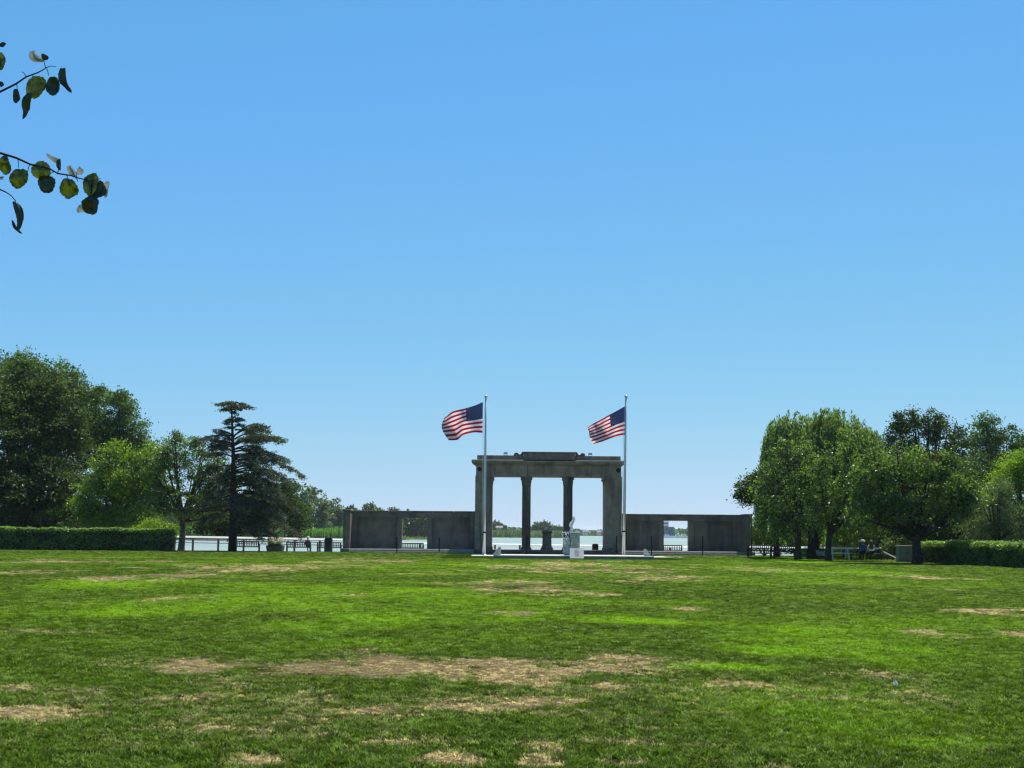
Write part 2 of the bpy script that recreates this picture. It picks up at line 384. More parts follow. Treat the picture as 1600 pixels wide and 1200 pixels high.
for k in range(5):
    mb = MB()
    for i in range(15):
        a = random.uniform(0, 6.283); rr = .045*math.sqrt(random.random()); x, y = rr*math.cos(a), rr*math.sin(a)
        h = random.uniform(.022, .055); w = random.uniform(.003, .0062); la = random.uniform(0, 6.283); ln = random.uniform(.2, 1.1)*h
        dx, dy = math.cos(la), math.sin(la); px, py = -dy, dx
        p1 = (x+dx*ln*.3, y+dy*ln*.3, h*.6); p2 = (x+dx*ln, y+dy*ln, h)
        mb.add([(x-px*w, y-py*w, 0), (x+px*w, y+py*w, 0), (p1[0]+px*w*.8, p1[1]+py*w*.8, p1[2]), (p1[0]-px*w*.8, p1[1]-py*w*.8, p1[2]), p2],
               [(0, 1, 2, 3), (3, 2, 4)])
    me = bpy.data.meshes.new('grass_tuft'); me.from_pydata(mb.v, [], mb.f); me.materials.append(BLADE)
    clumps.append(bpy.data.objects.new('grass_tuft', me))
tuft_col = bpy.data.collections.new('grass_tufts')
for c in clumps: tuft_col.objects.link(c)
NP = 300000
dg_ = np.linspace(4.5, 122, 4000); wd_ = .82*dg_+11          # strip wider than the picture so the turf goes on past its edges
pdf = np.where(dg_ < 8, 8.0, dg_)**-1.6*wd_; cdf = np.cumsum(pdf); cdf /= cdf[-1]
D = np.interp(rng.random(NP), cdf, dg_)
X = (rng.random(NP)-.5)*(.82*D+11)
keep = np.ones(NP, bool)
keep &= ~((D > 96.8) & (D < 122) & (X > -4.5) & (X < 11))
dr, lu = turf(X, D)
dr2 = np.clip((dr + ((rng.random(NP)-.5)*1.0 + (fbm(X*5, D*3, 5)-.5)*1.5)*np.clip(.16+1.6*dr, 0, 1) - .2)*1.6, 0, 1)
keep &= rng.random(NP) > dr2*.2
X, D, dr2, lu = X[keep], D[keep], dr2[keep], lu[keep]
k = len(X)
scl = (D/11)**.62*(.75+.5*rng.random(k))*(1-.35*dr2)*(.75+.6*fbm(X*2.2, D*1.4, 88))
pm = bpy.data.meshes.new('grass_blades')
pm.vertices.add(k); pm.vertices.foreach_set('co', np.stack([X, D, gz(X, D)-.004], -1).astype(np.float32).ravel())
for nm, val in (('dry', dr2), ('lush', np.clip(lu+(rng.random(k)-.5)*.25, 0, 1)), ('rnd', rng.random(k)), ('scl', scl), ('hgt', np.minimum(scl, .9*(.6+.5*rng.random(k))*(1-.45*dr2))), ('rz', rng.random(k)*6.283)):
    a = pm.attributes.new(nm, 'FLOAT', 'POINT'); a.data.foreach_set('value', val.astype(np.float32))
gob = bpy.data.objects.new('grass', pm); COL.objects.link(gob); pm.materials.append(BLADE)
tag(gob, 'short mown grass blades covering the lawn', 'grass', kind='stuff')
ng = bpy.data.node_groups.new('grass_scatter', 'GeometryNodeTree')
ng.interface.new_socket('Geometry', in_out='INPUT', socket_type='NodeSocketGeometry')
ng.interface.new_socket('Geometry', in_out='OUTPUT', socket_type='NodeSocketGeometry')
gi = ng.nodes.new('NodeGroupInput'); go = ng.nodes.new('NodeGroupOutput')
ci = ng.nodes.new('GeometryNodeCollectionInfo'); ci.inputs['Collection'].default_value = tuft_col
ci.inputs['Separate Children'].default_value = True; ci.inputs['Reset Children'].default_value = True
ip = ng.nodes.new('GeometryNodeInstanceOnPoints'); ip.inputs['Pick Instance'].default_value = True
na = ng.nodes.new('GeometryNodeInputNamedAttribute'); na.data_type = 'FLOAT'; na.inputs['Name'].default_value = 'scl'
nr = ng.nodes.new('GeometryNodeInputNamedAttribute'); nr.data_type = 'FLOAT'; nr.inputs['Name'].default_value = 'rz'
cx = ng.nodes.new('ShaderNodeCombineXYZ')
ng.links.new(nr.outputs[0], cx.inputs[2]); ng.links.new(gi.outputs[0], ip.inputs['Points']); ng.links.new(ci.outputs[0], ip.inputs['Instance'])
ng.links.new(cx.outputs[0], ip.inputs['Rotation']); cz = ng.nodes.new('ShaderNodeCombineXYZ'); nz = ng.nodes.new('GeometryNodeInputNamedAttribute'); nz.data_type = 'FLOAT'; nz.inputs['Name'].default_value = 'hgt'
ng.links.new(na.outputs[0], cz.inputs[0]); ng.links.new(na.outputs[0], cz.inputs[1]); ng.links.new(nz.outputs[0], cz.inputs[2]); ng.links.new(cz.outputs[0], ip.inputs['Scale']); ng.links.new(ip.outputs[0], go.inputs[0])
gm = gob.modifiers.new('scatter', 'NODES'); gm.node_group = ng

# ------------------------------------------------------------------ water
WATER, n, l, out = nmat('bay_water')
b = n.new('ShaderNodeBsdfPrincipled'); b.inputs['Base Color'].default_value = (.16, .215, .20, 1); b.inputs['Roughness'].default_value = .3
b.inputs['IOR'].default_value = 1.33
g = n.new('ShaderNodeNewGeometry'); mp = n.new('ShaderNodeMapping'); mp.inputs['Scale'].default_value = (.5, .9, 1); l.new(g.outputs['Position'], mp.inputs['Vector'])
h1 = noise(n, l, mp.outputs[0], 1.2, 6, .6); mp2 = n.new('ShaderNodeMapping'); mp2.inputs['Scale'].default_value = (.05, .22, 1); l.new(g.outputs['Position'], mp2.inputs['Vector']); h2 = noise(n, l, mp2.outputs[0], 1.0, 6, .7)
bp = n.new('ShaderNodeBump'); bp.inputs['Strength'].default_value = 1; bp.inputs['Distance'].default_value = .35; l.new(h1, bp.inputs['Height'])
l.new(bp.outputs[0], b.inputs['Normal'])
l.new(mixc(n, l, ramp(n, l, h2, .38, .62), (.17, .24, .18), (.38, .44, .35)), b.inputs['Base Color'])
l.new(b.outputs[0], out.inputs[0])
WZ = -1.3
w = MB(); w.add([(-6000, 128, WZ), (6000, 128, WZ), (6000, 9000, WZ), (-6000, 9000, WZ)], [(0, 1, 2, 3)])
tag(w.build('bay_water', WATER), 'pale rippled bay water behind the memorial', kind='structure')

# ------------------------------------------------------------------ promenade deck
pv = MB(); pv.box(-33.5, 21.5, 124.3, 130.8, -.5, -.17)
tag(pv.build('promenade', CONC), 'concrete promenade strip along the water', kind='structure')
pv = MB(); a, c = P(736, 869, 108), P(772, 869, 108)
pv.box(a.x, 12.2, 107.6, 112.2, -.05, .012)
tag(pv.build('memorial_paving', CONC), 'pale concrete paving in front of the memorial', kind='structure')

# ------------------------------------------------------------------ memorial portico
DM = 122.0
def mx_(px, py, D=DM): p = P(px, py, D); return p.x
def mz_(px, py, D=DM): p = P(px, py, D); return p.z
xl, xr = mx_(742.5, 800), mx_(971.5, 800)
z_beam, z_arch, z_corn, z_ctop, z_att, z_mid = mz_(857, 744), mz_(857, 739), mz_(857, 726.5), mz_(857, 720.3), mz_(857, 711.9), mz_(857, 706)
por = thing('memorial_portico', 'grey limestone portico of two columns between square piers', 'monument', ((xl+xr)/2, DM, 0))
DB = DM+3.6      # back of the portico
z0 = mz_(850, 859.5)
MB().box(xl-.15, xr+.15, DM-.5, DB+.5, -.1, z0-.14, .02).build('step', STONE_D, por)
MB().box(xl-.02, xr+.02, DM-.2, DB+.2, z0-.137, z0, .02).build('stylobate', STONE_D, por)
def capital(mb, x0, x1, y0, y1, zt, h):
    """flared bell with two rows of leaves under a projecting abacus"""
    cx_, w_ = (x0+x1)/2, (x1-x0)
    mb.box(x0-.03, x1+.03, y0-.03, y1+.03, zt-h, zt-h+.06, .015)
    mb.box(x0-.13, x1+.13, y0-.13, y1+.13, zt-.10, zt, .02)
    mb.box(x0-.06, x1+.06, y0-.06, y1+.06, zt-.18, zt-.1, .02)
    nl = max(2, int(round(w_/.2)))
    for row, (zz_, ex) in enumerate(((zt-h+.07, .05), (zt-h*.6, .09))):
        for i in range(nl):
            xx = x0+w_*(i+.5)/nl
            for yy, sg in ((y0, -1), (y1, 1)):
                mb.prism([(yy, zz_), (yy+sg*.02, zz_), (yy+sg*ex, zz_+h*.3), (yy+sg*(ex+.05), zz_+h*.26), (yy+sg*ex*.5, zz_+h*.36), (yy, zz_+h*.36)], xx-w_/nl*.4, xx+w_/nl*.4, 'x')
        for i in range(3):
            yy = y0+(y1-y0)*(i+.5)/3
            for xx, sg in ((x0, -1), (x1, 1)):
                mb.prism([(xx, zz_), (xx+sg*.02, zz_), (xx+sg*ex, zz_+h*.3), (xx+sg*(ex+.05), zz_+h*.26), (xx+sg*ex*.5, zz_+h*.36), (xx, zz_+h*.36)], yy-.1, yy+.1, 'y')
    for sx in (x0-.05, x1+.05):
        for sy in (y0-.05, y1+.05): mb.ball((sx, sy, zt-.2), .09, 6, 4)
    return mb
for cxp in (822.5, 888.0):
    cxw = mx_(cxp, 800); hw = .335; y0, y1 = DM+.12, DM+2.1
    c = MB()
    # fluted shaft: a section with seven flutes on the front and the back, extruded
    sec = []
    nf = 4
    def flutes(xa, xb, y, sg):
        o = [(xa, y)]; wd = (xb-xa)/nf
        for i in range(nf):
            a0 = xa+wd*i
            o += [(a0+wd*.18, y), (a0+wd*.32, y+sg*.09), (a0+wd*.68, y+sg*.09), (a0+wd*.82, y)]
        return o+[(xb, y)]
    sec = flutes(cxw-hw, cxw+hw, y0, 1) + flutes(cxw-hw, cxw+hw, y1, -1)[::-1]
    c.prism(sec, z0+.22, z_beam-.62, 'z')
    c.box(cxw-hw, cxw+hw, y0, y1, z_beam-.62, z_beam)
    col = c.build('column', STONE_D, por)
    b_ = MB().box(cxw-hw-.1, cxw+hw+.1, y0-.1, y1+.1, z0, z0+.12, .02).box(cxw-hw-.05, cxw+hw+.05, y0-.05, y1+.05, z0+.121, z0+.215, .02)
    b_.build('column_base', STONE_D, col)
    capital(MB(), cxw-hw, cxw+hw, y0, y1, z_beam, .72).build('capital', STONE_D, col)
for side, (xa, xb, xin) in enumerate(((xl, mx_(768.3, 800), 1), (mx_(946.5, 800), xr, -1))):
    a = MB()
    a.box(xa, xb, DM+.1, DB, z0, z_beam)
    pier = a.build('corner_pier', STONE, por)
    # outer slab and inner pilaster stand proud of the pier
    if xin == 1: so_, si = (xa-.02, xa+.62), (xb-.42, xb+.03)
    else: so_, si = (xb-.62, xb+.02), (xa-.03, xa+.74)
    MB().box(so_[0], so_[1], DM-.02, DB+.05, z0, z_beam-.003, .015).build('outer_slab', STONE, pier)
    MB().box(si[0], si[1], DM+.03, DB+.02, z0+.2, z_beam-.6, .015).build('pilaster', STONE, pier)
    MB().box(si[0]-.05, si[1]+.05, DM-.01, DB+.06, z0, z0+.2, .02).build('pilaster_base', STONE_D, pier)
    capital(MB().box(si[0], si[1], DM+.03, DB+.02, z_beam-.62, z_beam-.004), si[0], si[1], DM+.03, DB+.02, z_beam-.004, .66).build('capital', STONE, pier)
# entablature in three stones with recessed joints
jx = [xl+.02, mx_(824.5, 735), mx_(889.3, 735), xr-.02]
for i in range(3):
    x0, x1 = jx[i]+.012, jx[i+1]-.012
    MB().box(x0, x1, DM, DM+2.2, z_beam, z_arch, .012).build('architrave_stone', STONE, por)
    MB().box(x0, x1, DM+.06, DM+2.14, z_arch+.002, z_corn, .012).build('frieze_stone', STONE, por)
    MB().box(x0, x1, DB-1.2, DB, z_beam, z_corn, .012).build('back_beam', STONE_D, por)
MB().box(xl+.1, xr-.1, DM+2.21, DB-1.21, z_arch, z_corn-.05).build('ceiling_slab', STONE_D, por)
MB().box(xl+.06, xr-.06, DM+.1, DB-.1, z_beam+.01, z_corn-.01).build('core', STONE_D, por) if False else None
# medallions at the ends of the frieze
for pxm in (761 - 0, 965):
    pass
for pxm, pym in ((749.5, 733), (966, 735)):
    p = P(pxm, pym, DM); m = MB()
    m.lathe([(.02, 0), (.17, 0), (.17, .05), (.11, .05), (.08, .02), (.02, .03)], (0, 0, 0), 12)
    m.v = [(p.x+v[0], DM+.055-v[2], p.z+v[1]) for v in m.v]
    m.build('medallion', BLACK, por)
# cornice: stepped profile all round
prof = [(0, 0), (.07, 0), (.10, .06), (.20, .10), (.24, .16), (.30, .18), (.30, .34), (0, .34)]
hc = z_ctop-z_corn
co = MB()
e0 = .02
def ring(off, z): return [(xl-off, DM-off, z), (xr+off, DM-off, z), (xr+off, DB+off, z), (xl-off, DB+off, z)]
lev = [(.0, 0), (.09, .0), (.11, .2), (.22, .3), (.25, .5), (.31, .55), (.31, 1.0), (.0, 1.0)]
vs = []
for off, t in lev: vs += ring(off+e0, z_corn+.002+t*hc)
fs = [(i*4+k, i*4+(k+1) % 4, (i+1)*4+(k+1) % 4, (i+1)*4+k) for i in range(len(lev)-1) for k in range(4)]
fs += [(3, 2, 1, 0), tuple(len(lev)*4-4+k for k in range(4))]
co.add(vs, fs).build('cornice', STONE, por)
for fa, fb in ((xl-.30, mx_(818, 712)), (mx_(899, 712), xr+.30)): MB().box(fa, fb, DM-.36, DM-.30, z_ctop+.002, z_ctop+.06).build('cornice_flashing', WHITEP, por)
# attic: two low runs and a raised middle block with scrolls
xa0, xa1 = mx_(744.5, 715), mx_(971, 718); xm0, xm1 = mx_(819, 712), mx_(898.5, 712)
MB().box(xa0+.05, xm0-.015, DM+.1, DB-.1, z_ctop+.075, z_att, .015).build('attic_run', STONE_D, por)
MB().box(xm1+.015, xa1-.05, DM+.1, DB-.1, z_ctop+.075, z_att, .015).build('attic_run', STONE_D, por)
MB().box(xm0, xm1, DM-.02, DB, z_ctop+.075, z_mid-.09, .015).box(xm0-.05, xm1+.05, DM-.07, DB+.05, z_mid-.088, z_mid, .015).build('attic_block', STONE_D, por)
for sg, xb in ((-1, xm0), (1, xm1)):
    pts = [(0, 0), (.72, 0), (.78, .06), (.74, .14), (.68, .20), (.56, .24), (.44, .20), (.38, .12), (.30, .08), (.20, .12), (.16, .22), (.10, .30), (.02, .31), (0, .26)]
    MB().prism([(xb+sg*(p[0]+.055), z_att+.002+p[1]) for p in pts], DM+.2, DM+1.0, 'y').build('scroll', STONE_D, por)
for px, py in ((790, 706.5), (922.3, 710.5)):
    p = P(px, py, DM+.5)
    f = thing('floodlight', 'small pale floodlight on the parapet, %s of the raised block' % ('left' if px < 850 else 'right'), 'floodlight', (p.x, DM+.5, z_att+.002), 'floodlights on the portico roof')
    MB().box(p.x-.13, p.x+.13, DM+.42, DM+.62, z_att+.1, z_att+.32, .03).build('lamp_housing', ALU, f)
    MB().box(p.x-.16, p.x-.135, DM+.48, DM+.54, z_att+.03, z_att+.24).box(p.x+.135, p.x+.16, DM+.48, DM+.54, z_att+.03, z_att+.24).box(p.x-.16, p.x+.16, DM+.46, DM+.56, z_att+.002, z_att+.03).build('yoke', BLACK, f)
# pedestal standing between the columns
p0 = P(854.5, 860, DM+1.2); zt = P(854.5, 829, DM+1.2).z; k_ = 1/sc(DM+1.2)
ped = thing('stone_pedestal', 'dark stone pedestal with flared foot between the two columns', 'pedestal', (p0.x, DM+1.2, z0))
cx_ = p0.x; cy_ = DM+1.3
def frus(mb, w0, w1, za, zb): 
    return mb.add([(cx_-w0, cy_-w0, za), (cx_+w0, cy_-w0, za), (cx_+w0, cy_+w0, za), (cx_-w0, cy_+w0, za), (cx_-w1, cy_-w1, zb), (cx_+w1, cy_-w1, zb), (cx_+w1, cy_+w1, zb), (cx_-w1, cy_+w1, zb)],
                  [(0, 3, 2, 1), (4, 5, 6, 7), (0, 1, 5, 4), (1, 2, 6, 5), (2, 3, 7, 6), (3, 0, 4, 7)])
H = zt-z0
frus(frus(MB(), .50, .48, z0, z0+H*.1), .46, .38, z0+H*.1, z0+H*.2).build('foot', STONE_D, ped)
frus(MB(), .365, .345, z0+H*.2, z0+H*.84).build('shaft', STONE_D, ped)
frus(frus(frus(MB(), .36, .43, z0+H*.84, z0+H*.9), .43, .43, z0+H*.9, z0+H*.93), .38, .37, z0+H*.93, zt).build('cap', STONE_D, ped)

# ------------------------------------------------------------------ wing walls
def wing(label, x_out, x_in, xo0, xo1, px_mid, zt, z_op, sgn):
    """x_out end of the wall, x_in against the portico, opening xo0..xo1; sgn=-1 left wing"""
    t = thing('wing_wall', label, 'wall', ((x_out+x_in)/2, DM+1.5, 0), 'low walls flanking the portico')
    lo_, hi_ = min(x_out, x_in), max(x_out, x_in)
    y0, y1 = DM+1.5, DM+2.1
    zb = .30
    w_ = MB()
    w_.box(lo_, xo0, y0, y1, 0, zt-.13); w_.box(xo1, hi_, y0, y1, 0, zt-.13); w_.box(xo0, xo1, y0, y1, z_op, zt-.13); w_.box(xo0, xo1, y0, y1, 0, zb)
    wall = w_.build('wall', PANEL, t)
    # coping stones
    nc = 6
    for i in range(nc):
        a, c = lo_+(hi_-lo_)*i/nc, lo_+(hi_-lo_)*(i+1)/nc
        MB().box(a+.015, c-.015, y0-.1, y1+.1, zt-.128, zt, .02).build('coping_stone', STONE_D, t)
    # frieze band under the coping, stiles each side of the panels: raised frames
    def frame(a, c):
        MB().box(a, c, y0-.10, y0-.002, zt-.55, zt-.131, .012).build('frieze_band', PANEL, wall)
        for s0, s1 in ((a, a+.42), (c-.42, c)):
            MB().box(s0, s1, y0-.10, y0-.002, zb+.05, zt-.553, .012).build('stile', PANEL, wall)
        m = MB(); t_ = .07
        a2, c2 = a+.5, c-.5
        m.box(a2, a2+t_, y0-.07, y0-.002, zb+.25, zt-.75); m.box(c2-t_, c2, y0-.07, y0-.002, zb+.25, zt-.75)
        m.box(a2+t_, c2-t_, y0-.07, y0-.002, zt-.82, zt-.75); m.box(a2+t_, c2-t_, y0-.07, y0-.002, zb+.25, zb+.32)
        m.build('panel_moulding', PANEL, wall)
    frame(lo_+(.0 if sgn > 0 else .5), xo0-.003); frame(xo1+.003, hi_-(.5 if sgn > 0 else 0))
    MB().box(xo0, xo1, y0-.05, y0-.003, z_op+.003, zt-.131, .012).build('lintel', PANEL, wall)
    # two plinth ledges running along the foot
    for i in range(5):
        a, c = lo_+(hi_-lo_)*i/5, lo_+(hi_-lo_)*(i+1)/5
        MB().prism([(y0-2.4, -.05), (y0-.11, -.05), (y0-.11, .285), (y0-2.34, .285), (y0-2.4, .225)], a+.012, c-.012, 'x').build('plinth_stone', CONC_D, t)
        MB().box(a+.012, c-.012, y0-2.85, y0-2.405, -.05, .11, .02).build('step_stone', CONC_D, t)
    # end pier projecting forward
    xa, xb = (x_out-.02, x_out+.52) if sgn < 0 else (x_out-.52, x_out+.02)
    pier = MB().box(xa, xb, y0-2.0, y1+.05, -.05, zt-.1, .02).build('end_pier', STONE_D, t)
    MB().box(xa-.05, xb+.05, y0-2.05, y1+.1, zt-.098, zt+.04, .02).build('pier_cap', STONE_D, pier)
    MB().box(xa-.06, xb+.06, y0-3.0, y0-2.003, -.05, .29, .02).build('pier_foot', STONE_D, pier)
    return t
YW = DM+1.5
wing('left wing wall with square opening, pale trees behind it', mx_(540.5, 830, YW), xl-.03, mx_(628, 830, YW), mx_(667.5, 830, YW), 640, mz_(640, 798, YW), mz_(648, 809.5, YW), -1)
wing('right wing wall with square opening, willow beside its end', mx_(1169, 830, YW), xr+.03, mx_(1037, 830, YW), mx_(1075.5, 830, YW), 1060, mz_(1060, 803.5, YW), mz_(1056, 813.8, YW), 1)

# ------------------------------------------------------------------ fountain platform, plaque, fountain
DP = 99.2
fx0, fx1 = P(771.5, 872, DP).x, P(1022, 875, DP).x
zp = P(890, 868.3, DP).z
pl = thing('fountain_platform', 'low concrete fountain platform with bright top and sloped end blocks', 'platform', ((fx0+fx1)/2, DP, 0))
nseg = 6
for i in range(nseg):
    a, c = fx0+(fx1-fx0)*i/nseg, fx0+(fx1-fx0)*(i+1)/nseg
    MB().box(a+.006, c-.006, DP, DP+.4, -.05, zp-.06).build('kerb_stone', CONC_D, pl)
    MB().box(a+.006, c-.006, DP-.03, DP+.45, zp-.058, zp, .01).build('coping_stone', CONC, pl)
MB().box(fx0, fx1, DP+.455, DP+5.6, -.05, zp-.01).build('deck', CONC, pl)
for pxs, flip in ((776, -1), (1011, 1)):
    p = P(pxs, 862, DP+1.2); 
    # sloped block: tall inner edge falling to the outside
    w2 = .55 if flip < 0 else .42
    h = .52 if flip < 0 else .44
    x0 = p.x-w2/2
    poly = [(x0, zp), (x0+w2, zp), (x0+w2, zp+h), (x0+w2*.75, zp+h)] if flip < 0 else [(x0, zp), (x0+w2, zp), (x0+w2*.35, zp+h), (x0, zp+h)]
    MB().prism(poly, DP+.9, DP+1.25, 'y').build('end_block', CONC, pl)
if True:
    a, c = P(767, 871, DP), P(783, 855, DP)
    MB().prism([(a.x, -.02), (a.x+.10, -.02), (c.x+.02, c.z), (c.x-.06, c.z)], DP-.02, DP+.3, 'y').build('sloped_coping', CONC, pl)
# marble plaque leaning back at the front of the platform
p0, p1 = P(890.3, 873, DP-.35), P(912.2, 857, DP-.35)
plq = thing('marble_plaque', 'white marble plaque with engraved lines leaning on the platform front', 'plaque', ((p0.x+p1.x)/2, DP-.3, 0))
zt, x0, x1 = p1.z, p0.x, p1.x
MB().prism([(DP-.62, -.03), (DP-.04, -.03), (DP-.04, zt), (DP-.12, zt), (DP-.62, .05)], x0, x1, 'x').build('slab', MARBLE, plq)
# engraved seal and lines as thin inlays on the sloping face
def on_face(u, t, off=.004):                          # u across 0..1, t up 0..1
    y = DP-.62+.5*t; z = .05+(zt-.05)*t
    nrm = Vector((0, -(zt-.05), .5)).normalized()
    return (x0+(x1-x0)*u+nrm.x*off, y+nrm.y*off, z+nrm.z*off)
en = MB()
def bar(u0, u1, t0, t1): en.add([on_face(u0, t0), on_face(u1, t0), on_face(u1, t1), on_face(u0, t1)], [(0, 1, 2, 3)])
for i, (a, c) in enumerate(((.40, .62), (.35, .68), (.30, .72), (.36, .66), (.33, .69), (.38, .63), (.31, .7))):
    t_ = .82-i*.105; u_ = a
    while u_ < c:
        w_ = random.uniform(.02, .05); bar(u_, min(c, u_+w_), t_, t_+.055); u_ += w_+.015
en.build('engraving', BRONZE, plq, kind='stuff')
# fountain: green stone block with water falling in front of it and a jet above
DF = 101.5
bx0, bx1 = P(891.5, 850, DF).x, P(906, 850, DF).x; bz = P(899, 832, DF).z
fo = thing('fountain', 'green stone fountain block with white water jet splashing beside it', 'fountain', ((bx0+bx1)/2, DF, zp-.01))
MB().box(bx0, bx1, DF, DF+.6, zp-.01, bz-.06, .03).build('block', GREENSTONE, fo)
MB().box(bx0-.05, bx1+.02, DF-.06, DF+.66, bz-.058, bz, .02).build('block_cap', GREENSTONE, fo)
bxl = P(881, 850, DF).x
MB().box(bxl, bx0-.01, DF+.1, DF+.5, zp-.01, bz-.35, .05).build('side_block', GREENSTONE, fo)
SPRAY, n, l, out = nmat('white_water')
b = n.new('ShaderNodeBsdfPrincipled'); b.inputs['Base Color'].default_value = (.9, .93, .95, 1); b.inputs['Roughness'].default_value = .25
tr = n.new('ShaderNodeBsdfTranslucent'); tr.inputs[0].default_value = (.9, .95, 1, 1); mx = n.new('ShaderNodeMixShader'); mx.inputs[0].default_value = .5
l.new(b.outputs[0], mx.inputs[1]); l.new(tr.outputs[0], mx.inputs[2]); l.new(mx.outputs[0], out.inputs[0])
jt = MB(); pj0, pj1 = P(891, 832, DF-.1), P(896, 808.5, DF-.1)
for i in range(170):
    t = random.random()**.8; sp = .03+.05*math.sin(t*3.1)
    c = pj0.lerp(pj1, t); jt.ball((c.x+random.gauss(0, sp*.7)+.05*math.sin(t*9), c.y+random.gauss(0, sp), c.z+random.gauss(0, .04)), random.uniform(.015, .055), 5, 4, (1, 1, random.uniform(1, 2.2)))
jt.build('water_jet', SPRAY, fo, kind='stuff')
fl = MB()
for i in range(150):
    x = random.uniform(bxl-.15, bx1+.02) if random.random() < .2 else random.gauss((bxl+bx0)/2, .2); z = zp+(bz-zp)*random.random()**1.2
    fl.ball((x, DF-.05-random.random()*.25, z), random.uniform(.006, .022), 5, 3, (1, 1, random.uniform(1, 3)))
for i in range(60):
    x = random.uniform(bxl-.1, bx1); fl.ball((x, DF-.05, bz+random.gauss(0, .03)), random.uniform(.01, .03), 5, 3)
fl.build('falling_water', SPRAY, fo, kind='stuff')

# ------------------------------------------------------------------ flagpoles and flags
FLAG_R, FLAG_W, FLAG_B = [], [], []
def clothmat(name, col, tr_=.33):
    m, n, l, out = nmat(name)
    di = n.new('ShaderNodeBsdfDiffuse'); di.inputs[0].default_value = (*col, 1)
    t = n.new('ShaderNodeBsdfTranslucent'); t.inputs[0].default_value = (*col, 1)
    wv = n.new('ShaderNodeTexNoise'); wv.inputs['Scale'].default_value = 3
    mx = n.new('ShaderNodeMixShader'); mx.inputs[0].default_value = tr_
    l.new(di.outputs[0], mx.inputs[1]); l.new(t.outputs[0], mx.inputs[2]); l.new(mx.outputs[0], out.inputs[0]); return m
F_RED, F_WHITE, F_BLUE = clothmat('red_cloth', (.42, .012, .03)), clothmat('white_cloth', (.8, .78, .8)), clothmat('blue_cloth', (.018, .022, .13))
def interp(ctrl, t):
    n_ = len(ctrl)-1; x = min(max(t, 0), 1)*n_; i = min(int(x), n_-1); f = x-i
    p = [np.array(ctrl[max(0, min(n_, j))]) for j in (i-1, i, i+1, i+2)]
    return p[1]+.5*f*((p[2]-p[0])+f*(2*p[0]-5*p[1]+4*p[2]-p[3]+f*(3*(p[1]-p[2])+p[3]-p[0])))
def flagpole(label, flabel, base, top, D, topc, botc, flyc, ph):
    b0 = P(*base, D); t0 = P(*top, D); x = b0.x; z1 = t0.z; lean = t0.x-b0.x
    t = thing('flagpole', label, 'flagpole', (x, D, 0), 'flagpoles in front of the memorial')
    MB().tube([(x, D, 0), (x+lean*.33, D, z1*.33), (x+lean*.7, D, z1*.7), (x+lean, D, z1-.25)], [.115, .105, .08, .045], 12).build('pole', ALU, t, True)
    MB().lathe([(.2, 0), (.2, .04), (.13, .08), (.115, .16)], (x, D, .011), 12).build('base_collar', ALU, t)
    MB().lathe([(.04, 0), (.075, .02), (.075, .06), (.03, .1)], (x+lean, D, z1-.27), 10).build('truck', ALU, t)
    MB().ball((x+lean, D, z1-.06), .12, 12, 8).build('finial_ball', ALU, t, True)
    zc = P(base[0], base[1]-36, D).z
    MB().lathe([(.118, -.05), (.128, -.05), (.128, .05), (.118, .05)], (x+lean*zc/z1, D, zc), 12).build('cleat_band', BLACK, t)
    hz = P(*botc[0], D).z
    hx = x+lean*.9-.17
    MB().tube([(x-.16, D-.05, 1.6), (hx, D-.05, hz), (x+lean-.06, D-.03, z1-.3)], .012, 4).build('halyard', WHITEP, t)
    # the flag is a thing of its own, held by the pole
    hp = P(*topc[0], D)
    f = thing('flag', flabel, 'flag', (hp.x, D, hp.z), 'flags on the poles')
    NU, NV = 42, 26
    def pt(u, v):
        a = interp(topc, u); c = interp(botc, u)
        px, py = a*(1-v)+c*v
        e = interp(flyc, v)-(np.array(topc[-1])*(1-v)+np.array(botc[-1])*v)    # fly edge bulge
        px += e[0]*u**3; py += e[1]*u**3
        dep = D+.02 + (.42*math.sin(u*8.0+v*2.8+ph)+.17*math.sin(u*16-v*5+ph*2))*min(1, u*2.2) + .35*u
        q_ = P(px, py, D); return Vector((q_.x, dep, q_.z))
    V = [pt(i/NU, j/NV) for j in range(NV+1) for i in range(NU+1)]
    Q, MI = [], []
    for j in range(NV):
        for i in range(NU):
            Q.append((j*(NU+1)+i, j*(NU+1)+i+1, (j+1)*(NU+1)+i+1, (j+1)*(NU+1)+i))
            stripe = j//2
            MI.append(2 if (stripe < 7 and i < 16) else (0 if stripe % 2 == 0 else 1))
    np_mesh('cloth', np.array([v[:] for v in V]), Q, f, [F_RED, F_WHITE, F_BLUE], True, midx=MI)
    st = MB()
    for r_ in range(9):
        for c_ in range(6 if r_ % 2 == 0 else 5):
            u = (.028+.064*c_ + (.032 if r_ % 2 else 0))*.97; v = (7/13)*(r_+1)/10
            for off in (-.012, .012):
                vs = []
                for k in range(10):
                    rr = 1 if k % 2 == 0 else .42; an = math.pi/2+k*math.pi/5
                    q_ = pt(u+rr*.0165*math.cos(an), v-rr*.028*math.sin(an)); vs.append((q_.x, q_.y+off, q_.z))
                q_ = pt(u, v); vs.append((q_.x, q_.y+off, q_.z))
                st.add(vs, [(k, (k+1) % 10, 10) for k in range(10)])
    st.build('stars', F_WHITE, f, kind='stuff')
DFL = 110.5
flagpole('tall aluminium flagpole rising in front of the left corner pier', 'striped flag blowing left from the flagpole by the left pier, fly end hanging down',
         (756.3, 868), (759.3, 618.5), DFL,
         [(754.5, 628), (738, 634.5), (719, 640), (703, 645), (693.5, 652)], [(754, 676.3), (740, 676), (724, 679), (714, 686.5), (701.5, 688.5)],
         [(693.5, 652), (689.5, 663), (692, 674), (701.5, 688.5)], .3)
